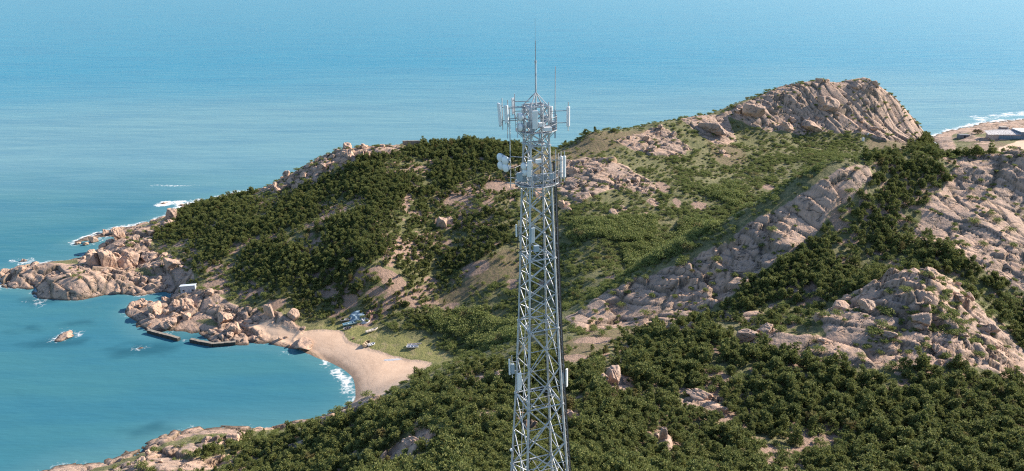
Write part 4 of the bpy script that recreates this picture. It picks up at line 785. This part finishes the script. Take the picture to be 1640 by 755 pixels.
# working platforms with rails
def platform(h, r_out, label_h=1.05):
    deck = MB(); n = 12
    ring = [Vector((r_out*math.cos(2*math.pi*k/n + .26), r_out*math.sin(2*math.pi*k/n + .26), h)) for k in range(n)]
    for k in range(n):
        a, b = ring[k], ring[(k+1) % n]
        deck.tube(a, b, .04, 6); deck.tube(a*.72 + Vector((0, 0, h*.28)), b*.72 + Vector((0, 0, h*.28)), .035, 5)
        deck.tube(a, Vector((a.x*.5, a.y*.5, h)), .035, 5)
        deck.tube(a, Vector((a.x*.55, a.y*.55, h-.75)), .03, 5)
    d = deck.build('platform', STEEL, tower)
    gr = MB()
    for k in range(n):
        a, b = ring[k], ring[(k+1) % n]; m_ = .86
        gr.bm.faces.new([gr.bm.verts.new(v) for v in (a*.99 + Vector((0, 0, h*.01+.01)), b*.99 + Vector((0, 0, h*.01+.01)), Vector((b.x*.66, b.y*.66, h+.01)), Vector((a.x*.66, a.y*.66, h+.01)))])
    bmesh.ops.solidify(gr.bm, geom=gr.bm.faces[:], thickness=.03); gr.build('deck_grating', DULL, d)
    ra = MB()
    for k in range(n):
        a, b = ring[k], ring[(k+1) % n]
        for u in (.5, 1.05): ra.tube(a + Vector((0, 0, u)), b + Vector((0, 0, u)), .022, 5)
        ra.tube(a, a + Vector((0, 0, 1.05)), .024, 5)
    ra.build('guard_rail', DULL, d)
platform(z(132.55), 1.62); platform(z(128.35), 1.75)
MB().lathe([(0, 0), (1.0, 0), (1.0, .03), (0, .03)], (0, 0, z(134.45)), (0, 0, 1), 4)
def P3(pxx, pyy, dy=0.0):
    """tower-frame point for a spot seen on the tower, dy metres behind its axis plane"""
    cp, sp = math.cos(R(PITCH)), math.sin(R(PITCH)); u = (pxx-820)/FPX; v = (377.5-pyy)/FPX
    t = (TY+dy)/(cp + v*sp); wz_ = CAM_H + (-sp + v*cp)*t - TZ; return Vector((u*t - TX + wz_*math.tan(R(1.2)), dy, CAM_H + (-sp + v*cp)*t - TZ))
def panel(c, h, w, d, face, tilt=.06, pole=True, arm=None, m=None, rnd=False):
    """sector antenna: radome with rounded edges on a pipe; face = heading it looks at"""
    m = m or WHITE
    f = Vector((math.cos(face), math.sin(face), 0))
    mb = MB()
    if rnd: mb.lathe([(0, -h/2), (w*.35, -h/2), (w*.5, -h/2+.05), (w*.5, h/2-.05), (w*.35, h/2), (0, h/2)], c, (0, 0, 1), 14)
    else:
        mb.box(c, (w, d, h), rz=face - math.pi/2, rx=-tilt, bev=min(w, d)*.22)
    o = mb.build('panel_antenna', m, tower)
    for q in ([-.12, .12] if not rnd else []): MB().tube(c - Vector((0, 0, h/2+.10)) + Vector((-f.y, f.x, 0))*w*q*2, c - Vector((0, 0, h/2-.03)) + Vector((-f.y, f.x, 0))*w*q*2, .018, 5).build('connector', CABLE, o)
    back = c - f*(d*.5+.16)
    if pole:
        pp = back if not rnd else c
        MB().tube(pp - Vector((0, 0, h*.5+.35)), pp + Vector((0, 0, h*.5+.35)), .036, 8).build('mounting_pipe', STEEL, o)
        if not rnd:
            for s in (-.36, .36): MB().tube(c + Vector((0, 0, h*s)), back + Vector((0, 0, h*s)), .03, 5).build('bracket', DULL, o)
    if arm is not None:
        pp = back if not rnd else c
        for s in (-.3, .3): MB().tube(pp + Vector((0, 0, s*h)), Vector((arm.x, arm.y, pp.z + s*h)), .03, 6).build('arm', DULL, o)
    return o
def dish(c, r, face, arm=None, el=0):
    """microwave drum with a bulging white radome"""
    f = Vector((math.cos(face)*math.cos(el), math.sin(face)*math.cos(el), math.sin(el)))
    o = MB().lathe([(r*.35, -r*.95), (r*.75, -r*.6), (r*.98, -r*.25), (r, -.02), (r, r*.12)], c, f, 20).build('dish_antenna', GREYBOX, tower, smooth=True)
    MB().lathe([(r*1.01, r*.10), (r*.95, r*.22), (r*.7, r*.42), (r*.35, r*.52), (0, r*.55)], c, f, 20).build('radome', WHITE, o, smooth=True)
    MB().box(c - f*r*1.1, (r*.55, r*.55, r*.55), rz=face).build('radio_unit', WHITE, o)
    if arm is not None: MB().tube(c - f*r*.9, arm, .035, 6).build('arm', STEEL, o)
    return o
# upper level
panel(P3(800, 182, -.5), 1.72, .34, .15, R(205), .07, arm=P3(838, 182, -.3))
panel(P3(811, 182, -1.0), 1.35, .30, .13, R(240), .05, arm=P3(842, 182, -.6))
panel(P3(822, 169, .9), 1.25, .28, .12, R(120), .04, arm=P3(848, 169, .7))
dish(P3(833, 187, -1.1), .34, R(215), P3(846, 192, -.6)); dish(P3(833, 203, -1.1), .34, R(215), P3(846, 206, -.6))
dish(P3(843, 175, .5), .27, R(250), P3(850, 178, .3))
panel(P3(857, 192, -1.7), 1.38, .40, .17, R(282), .05, arm=P3(858, 192, -.8))
panel(P3(882, 184, .9), 1.30, .30, .13, R(45), .05)
panel(P3(850, 183, -.9), 1.0, .24, .11, R(265), .05)
panel(P3(910, 188, .2), 1.55, .27, .2, 0, 0, arm=P3(878, 188, .1), rnd=True)
w = MB().tube(P3(889, 222, -.2), P3(889, 176, -.2), .055, 8).tube(P3(889, 176, -.2), P3(889.5, 107, -.2), .036, 6).build('whip_antenna', GREYBOX, tower)
MB().tube(P3(889, 205, -.2), P3(872, 205, -.2), .03, 5).tube(P3(889, 190, -.2), P3(872, 190, -.2), .03, 5).build('arm', DULL, w)
for (a, b, dy, ll) in ((813, 205, .2, 16), (829, 200, -1.2, 20), (836, 180, .2, 14), (870, 182, -1.2, 18), (842, 205, -1.4, 12)):
    MB().tube(P3(a, b+ll, dy), P3(a, b-ll, dy), .03, 6).build('pipe', STEEL, tower)
for (a, b, dy, s) in ((867, 200, -1.0, (.45, .3, .32)), (877, 207, -1.2, (.6, .35, .28)), (848, 200, -.8, (.4, .3, .4)), (886, 200, .3, (.35, .3, .5)), (872, 190, .4, (.3, .25, .5)), (851, 208, .6, (.5, .3, .35))):
    MB().box(P3(a, b, dy), s, rz=.3, bev=.02).build('radio_unit', WHITE if a in (867, 877) else GREYBOX, tower)
# middle level
for (a, b, dy) in ((801, 251, -.4), (809, 256, -.9), (802, 264, -.4), (810, 268, -.9)):
    dish(P3(a, b, dy), .34, R(222), P3(818, b+2, -.3))
MB().tube(P3(816, 172, -.3), P3(818, 300, -.3), .04, 6).build('pipe', STEEL, tower)
MB().tube(P3(812, 292, -.2), P3(840, 296, -.2), .045, 6).tube(P3(818, 250, -.3), P3(842, 252, -.3), .035, 6).tube(P3(818, 284, -.3), P3(842, 286, -.3), .045, 6).build('outrigger', STEEL, tower)
dish(P3(839, 266, -1.3), .30, R(225), P3(846, 268, -.8)); dish(P3(841, 276, -1.3), .27, R(225), P3(848, 277, -.8))
panel(P3(848, 270, -1.75), 1.35, .33, .15, R(292), .07, arm=P3(852, 270, -.8))
panel(P3(898.5, 268, .2), 1.75, .24, .2, 0, 0, arm=P3(884, 268, .2), rnd=True); panel(P3(904, 268, -.1), 1.75, .24, .2, 0, 0, arm=P3(884, 268, .1), rnd=True)
for (a, b, dy, s) in ((832, 283, -1.2, (.42, .3, .65)), (839, 285, -.6, (.4, .3, .55)), (862, 258, -1.1, (.45, .25, .3)), (871, 284, .6, (.5, .3, .6)), (884, 283, -.9, (.35, .3, .5)), (855, 286, .7, (.5, .4, .5))):
    MB().box(P3(a, b, dy), s, rz=.3, bev=.02).build('radio_unit', GREYBOX if a != 862 else WHITE, tower)
for (a, b, dy, ll) in ((853, 290, -1.75, 28), (890, 270, -1.0, 30), (894, 270, .3, 24)):
    MB().tube(P3(a, b+ll, dy), P3(a, b-ll, dy), .03, 6).build('pipe', STEEL, tower)
# lower antennas
panel(P3(827, 369, -.4), 1.05, .16, .12, R(190), 0, arm=P3(838, 369, -.3))
lp = MB(); c0 = P3(829, 401, -.5)
for k in range(16):
    a, b = 2*math.pi*k/16, 2*math.pi*(k+1)/16
    lp.tube(c0 + Vector((.19*math.cos(a), 0, .19*math.sin(a))), c0 + Vector((.19*math.cos(b), 0, .19*math.sin(b))), .032, 5)
lp.tube(c0 + Vector((0, 0, .19)), c0 + Vector((.05, 0, 1.1)), .03, 5).tube(c0 + Vector((.19, 0, 0)), c0 + Vector((.55, .1, .1)), .03, 5).build('cable_loop', CABLE, tower)
panel(P3(853, 377, -1.45), 1.30, .34, .15, R(300), .05, arm=P3(850, 377, -1.0), m=GREYBOX)
MB().box(P3(859, 398, -1.5), (.4, .3, .5), rz=.3, bev=.02).build('radio_unit', GREYBOX, tower)
panel(P3(816, 587, -.5), 1.5, .22, .13, R(190), 0, arm=P3(832, 587, -.3)); MB().box(P3(821, 590, -.4), (.3, .3, .9), rz=.2, bev=.02).build('radio_unit', GREYBOX, tower)
panel(P3(832, 611, -1.9), 1.7, .36, .17, R(300), .05, arm=P3(842, 611, -1.5))
panel(P3(907.5, 606, -.3), 1.75, .26, .15, R(-30), 0, arm=P3(897, 606, -.2)); MB().box(P3(902, 606, -.3), (.35, .3, 1.0), rz=.2, bev=.02).build('radio_unit', GREYBOX, tower)
MB().lathe([(0, -.13), (.10, -.09), (.13, 0), (.10, .09), (0, .13)], P3(818.5, 720, -.4), (0, 0, 1), 12).build('insulator_ball', WHITE, tower)  # white insulator ball near the left leg, not a lamp

# ------------------------------------------------------------------ hut, sea walls, boats and beach gear
TIN = m_plain('pale_blue_roofing', (.62, .68, .74), .5, 0, .05, 1); HUTW = m_plain('pale_wall_paint', (.52, .54, .56), .8, 0, .10, 1.2)
DARK = m_plain('dark_opening', (.03, .035, .04), .6); SEAWALL = m_plain('wet_sea_wall', (.055, .052, .045), .7, 0, .2, .8)
WALLTOP = m_plain('sea_wall_top', (.30, .26, .21), .9, 0, .2, .8)
x, y, _ = SPOT['hut']; hz = gz(x, y) + .3
hut = empty('shore_hut', (x, y, hz), 'small pale hut with light blue lean-to roof on the rocky point', 'hut', None, R(12))
mb = MB(); w_, d_, h1, h2 = 6.2, 2.9, 3.7, 3.2
vb = [mb.bm.verts.new(p) for p in ((-w_/2, -d_/2, -.6), (w_/2, -d_/2, -.6), (w_/2, d_/2, -.6), (-w_/2, d_/2, -.6), (-w_/2, -d_/2, h1), (w_/2, -d_/2, h1), (w_/2, d_/2, h2), (-w_/2, d_/2, h2))]
for f in ((0, 1, 5, 4), (1, 2, 6, 5), (2, 3, 7, 6), (3, 0, 4, 7), (4, 5, 6, 7), (3, 2, 1, 0)): mb.bm.faces.new([vb[i] for i in f])
mb.build('wall', HUTW, hut)
MB().box((0, 0, (h1+h2)/2+.10), (w_+.5, d_+.6, .12), rx=math.atan2(h2-h1, d_)).build('roof', TIN, hut)
MB().box((.4, -d_/2-.02, 1.0), (.85, .06, 1.95)).build('door', GREYBOX, hut)
MB().box((2.0, -d_/2-.02, 1.6), (.8, .06, .7)).build('window', DARK, hut); MB().box((-1.8, -d_/2-.02, 1.6), (.8, .06, .7)).build('window', DARK, hut)
def sea_wall(pts, label, w=1.5, h=1.35):
    root = empty('sea_wall', (*pts[0][:2], 0), label, 'sea wall', 'low sea walls closing the tidal pool')
    o = Vector((pts[0][0], pts[0][1], 0)); body = MB(); cap = MB()
    for a, b in zip(pts, pts[1:]):
        a = Vector((a[0], a[1], 0)); b = Vector((b[0], b[1], 0)); n = 6
        for k in range(n):
            p = a.lerp(b, (k+.5)/n) - o; L = (b-a).length/n; ang = math.atan2((b-a).y, (b-a).x); hh = h*rng.uniform(.92, 1.05)
            body.box((p.x, p.y, hh/2-1), (L*1.04, w*rng.uniform(.95, 1.06), hh+2), rz=ang + rng.normal(0, .03), bev=.06)
            cap.box((p.x, p.y, hh+.06), (L*1.0, w*.86, .12), rz=ang, bev=.03)
    body.build('wall_body', SEAWALL, root); cap.build('wall_top', WALLTOP, root)
sea_wall([SPOT['wall_a0'], SPOT['wall_a1']], 'dark sea wall segment on the left of the tidal pool gap')
sea_wall([SPOT['wall_b0'], SPOT['wall_b1'], SPOT['wall_b2']], 'dark sea wall segment joining the rocks right of the tidal pool gap')

def paint(c): return m_plain('boat_paint', c, .5, 0, .08, 2)
def boat(key, L, B, D, heading, hullc, inc, label, roll=0, upside=False, benches=2):
    x, y, _ = SPOT[key]; root = empty('boat', (x, y, gz(x, y) + .1), label, 'boat', 'boats drawn up on the beach')
    root.rotation_euler = (roll, 0, heading)
    N_, K = 13, 9; mb = MB(); rings = []
    def sec(t):
        e = 1 - max(0, (t-.55)/.45)**2.2 if t > .55 else 1 - .22*((.55-t)/.55)**2
        return max(e, .02)*B/2, D*(1 + .45*max(0, t-.5)**1.5*2), D*.10*max(0, t-.75)*4
    for i in range(N_):
        t = i/(N_-1); hw, hh, k0 = sec(t); row = []
        for j in range(K):
            a = math.pi*j/(K-1); cx_ = -math.cos(a); row.append(mb.bm.verts.new(((t-.5)*L, hw*(abs(cx_)**.6)*(1 if cx_ > 0 else -1), k0 + (hh-k0)*(1 - math.sin(a)**.7))))
        rings.append(row)
    for A, Bq in zip(rings, rings[1:]):
        for j in range(K-1): mb.bm.faces.new((A[j], A[j+1], Bq[j+1], Bq[j]))
    mb.bm.faces.new(rings[0])
    bmesh.ops.recalc_face_normals(mb.bm, faces=mb.bm.faces); bmesh.ops.solidify(mb.bm, geom=mb.bm.faces[:], thickness=.06)
    hull = mb.build('hull', paint(hullc), root)
    gw = MB()
    for i in range(N_-1):
        for j in (0, K-1): gw.tube(rings_co(sec, i, j, N_, L), rings_co(sec, i+1, j, N_, L), .05, 5)
    gw.build('gunwale', paint(inc), root)
    for k in range(benches):
        t = .3 + .3*k; hw, hh, _k = sec(t); MB().box(((t-.5)*L, 0, hh*.72), (.28, hw*1.8, .05)).build('thwart', paint(inc), root)
    hw, hh, _k = sec(.4); MB().box((-.06*L, 0, D*.32), (L*.62, hw*1.35, .05)).build('floor_boards', paint(tuple(v*.4 for v in inc)), root)
    if upside: root.rotation_euler = (math.pi + roll, 0, heading); root.location.z += D*.95
    return root
def rings_co(sec, i, j, N_, L):
    t = i/(N_-1); hw, hh, k0 = sec(t); return Vector(((t-.5)*L, -hw if j == 0 else hw, hh))
boat('boat_blue', 7.6, 2.0, .8, R(28), (.16, .33, .43), (.45, .58, .62), 'long blue wooden boat beside the nets at the back of the beach')
boat('boat_blue2', 5.2, 1.5, .6, R(20), (.55, .50, .47), (.42, .40, .40), 'weathered pale boat lying behind the long blue boat')
boat('boat_overturn', 3.4, 1.3, .55, R(25), (.62, .60, .58), (.10, .09, .09), 'small pale boat lying on the sand edge in front of the long blue boat', roll=.4)
boat('boat_white_open', 5.2, 1.7, .7, R(38), (.66, .58, .50), (.72, .66, .60), 'open pale boat with dark inside on the grass right of the nets', roll=-.15)
boat('boat_tan', 4.2, 1.8, .9, R(70), (.50, .37, .22), (.52, .40, .27), 'tan wooden boat heeled over at the edge of the sand', roll=.55)
boat('boat_small', 3.0, 1.4, .6, R(35), (.75, .74, .73), (.78, .77, .75), 'small white boat touching the tan boat', roll=.2)
boat('boat_dinghy', 4.6, 1.8, .75, R(-4), (.74, .74, .75), (.55, .58, .66), 'broad white dinghy on the meadow', benches=2)
boat('boat_narrow', 5.6, 1.0, .5, R(8), (.66, .60, .56), (.60, .54, .50), 'narrow pale boat just behind the white dinghy')
NETB = m_plain('blue_grey_net', (.24, .34, .42), .9, 0, .22, 3); TARP = m_plain('pale_sheet', (.58, .58, .60), .8, 0, .1, 2); RUST = m_plain('rust_red_gear', (.33, .19, .15), .9, 0, .2, 3)
def heap(name, key, w, d, h, m, label, cat, seed):
    x, y, _ = SPOT[key]; r = np.random.default_rng(seed); n = 26
    u, v = np.meshgrid(np.linspace(-1, 1, n), np.linspace(-1, 1, n)); rr = np.sqrt(u*u + v*v)
    X = x + u*w/2; Y = y + v*d/2; g0, _ = ground(X.ravel(), Y.ravel())
    Zh = np.clip(1-rr**2.4, 0, 1)*h*(.35 + 1.3*vnoise(u*4+seed, v*4, seed)) + fbm(u*9, v*9, 2, seed)*.25*(rr < .95)
    me = mesh_np(name, np.stack([X.ravel()-x, Y.ravel()-y, g0 - g0.mean() + Zh.ravel() - .04], -1), grid_faces(n, n), True)
    o = link(name, me, m, None, (x, y, g0.mean())); return tag(o, label, cat)
heap('net_heap', 'heap_blue', 7.5, 6.0, 1.1, NETB, 'heap of blue grey fishing nets under the pines behind the beach', 'net', 3)
heap('gear_heap', 'heap_red', 4.5, 5.0, 1.2, RUST, 'rust brown heap of fishing gear beside the blue nets', 'gear', 4)
heap('sheet_heap', 'heap_white', 4.8, 4.4, .8, TARP, 'pale crumpled sheets between the boats and the nets', 'sheet', 5)
heap('spread_net', 'net', 8.5, 1.5, .14, TARP, 'thin grey net spread out on the open sand', 'net', 6)
x, y, _ = SPOT['crate']; MB().box((0, 0, .28), (.9, .7, .56), rz=.4, bev=.03).build('wooden_crate', RUST, None, (x, y, gz(x, y)))
tag(COL.objects['wooden_crate'], 'small dark crate alone on the beach sand', 'crate')

# ------------------------------------------------------------------ air
HAZE = 0
def build_haze():
    m = bpy.data.materials.new('haze'); m.use_nodes = True; nt = m.node_tree
    nt.nodes.remove(nt.nodes['Principled BSDF']); v = nt.nodes.new('ShaderNodeVolumePrincipled')
    v.inputs['Color'].default_value = (.80, .88, 1.0, 1); v.inputs['Density'].default_value = HAZE; v.inputs['Anisotropy'].default_value = .2
    nt.links.new(v.outputs[0], nt.nodes['Material Output'].inputs['Volume'])
    o = MB().box((0, 14000, 64), (66000, 30000, 172)).build('haze', m); o.visible_shadow = True
    tag(o, 'thin sea haze', None, None, 'stuff')
if HAZE: build_haze()
# ------------------------------------------------------------------ things far away
for key, s, h, lab in (('marker_a', 1.3, 2.2, 'larger white painted marker stone at the foot of the headland'), ('marker_b', .9, 1.4, 'smaller white painted marker stone just above the larger one')):
    x, y, _ = SPOT[key]; mb = MB().box((0, 0, h/2-.2), (s, s*.7, h), rz=.3, bev=.12)
    tag(mb.build('marker_stone', WHITE, None, (x, y, gz(x, y))), lab, 'marker')
STONE = m_plain('ruin_stone', (.40, .30, .22), .95, 0, .2, .8)
x, y, _ = SPOT['ruin']; y -= 2; mb = MB(); r = random.Random(3)
for k in range(7): mb.box((-6+2*k, 0, .7), (2.02, .9, 3.0 + r.uniform(-.3, .25)), bev=.08)
tag(mb.build('stone_wall', STONE, None, (x, y, gz(x, y) + .8)), 'low tan stone wall on the crest of the wooded hill', 'wall')
ROOFW = m_plain('white_flat_roof', (.86, .82, .80), .8, 0, .05, .3); PINK = m_plain('pinkish_render', (.50, .40, .36), .85, 0, .08, .4); BLUEW = m_plain('blue_grey_wall', (.16, .24, .31), .7, 0, .15, .6); GLASS = m_plain('window_glass', (.35, .42, .46), .15, 0, .1, 1)
x, y, _ = SPOT['bldg']; bz = float(base(np.array([x+15.0]), np.array([y+5.0]))[0])
bd = empty('shore_building', (x, y, bz), 'low seaside building with white flat roof and blue wall at the far right', 'building', None, R(-3))
MB().box((11.5, 5, 1.2), (21, 11, 5.4)).build('wall', PINK, bd, smooth=False)
mb = MB(); pr = [(-4, -1.2, 3.9), (12, -1.2, 4.1), (24, -1.2, 4.3), (24, 12, 5.6), (8, 12, 5.4), (-1, 11, 4.6)]
mb.poly(pr); bmesh.ops.solidify(mb.bm, geom=mb.bm.faces[:], thickness=.35); mb.build('roof', ROOFW, bd)
MB().box((32, 6, 2.2), (20, 12, 7.6)).build('wing', BLUEW, bd); MB().box((32, 6, 6.3), (21, 13, .6)).build('roof', ROOFW, bd)
MB().box((13.5, -.62, 1.6), (17, .2, 3.2)).build('blue_front', BLUEW, bd)
for k in range(4): MB().box((25.5+4.2*k, -.05, 3.6), (1.5, .2, 1.5)).build('window', GLASS, bd)
x2, y2, _ = SPOT['bldg2']; z2 = float(base(np.array([x2]), np.array([y2]))[0])
sh = empty('grey_shed', (x2, y2, z2), 'small grey block shed behind the white roofed building', 'shed')
MB().box((0, 0, 2.0), (5.2, 4, 5.6)).build('wall', m_plain('grey_block', (.26, .23, .24), .9), sh); MB().box((0, 0, 4.95), (5.6, 4.4, .25)).build('roof', CONCRETE, sh); MB().box((3.4, -.6, 2.2), (1.3, 1.2, 4.8)).build('chimney', WHITE, sh)
x3, y3, _ = SPOT['lowwall']; z3 = float(base(np.array([x3]), np.array([y3]))[0])
ab = empty('ruined_outbuilding', (x3, y3, z3), 'low grey roofless outbuilding near the surf at the far right', 'outbuilding')
MB().box((0, 0, 1.2), (8, 4.5, 3.6)).build('wall', m_plain('dark_block', (.20, .21, .22), .9), ab); MB().box((0, -2.3, 1.3), (1.2, .15, 2.2)).build('door', DARK, ab); MB().box((5.0, 0, 1.0), (2, 3, 2.6)).build('annex', CONCRETE, ab)
x4, y4, _ = SPOT['bush']; z4 = float(base(np.array([x4]), np.array([y4]))[0])
t = empty('bare_bush', (x4, y4, z4), 'brownish bare bush beside the ruined outbuilding', 'bush'); t.scale = (3.4, 3.0, 3.4)
BROWN = m_leaf('brown_twigs', (.11, .075, .06), (.14, .09, .075), (.09, .07, .05))
fm = SHRUBS[0][0].copy(); fm.materials.clear(); fm.materials.append(BROWN); link('foliage', fm, None, t); link('stems', SHRUBS[0][1], None, t)
print('boulders', n_boulder, 'pines', px.size, 'shrubs', sx.size)
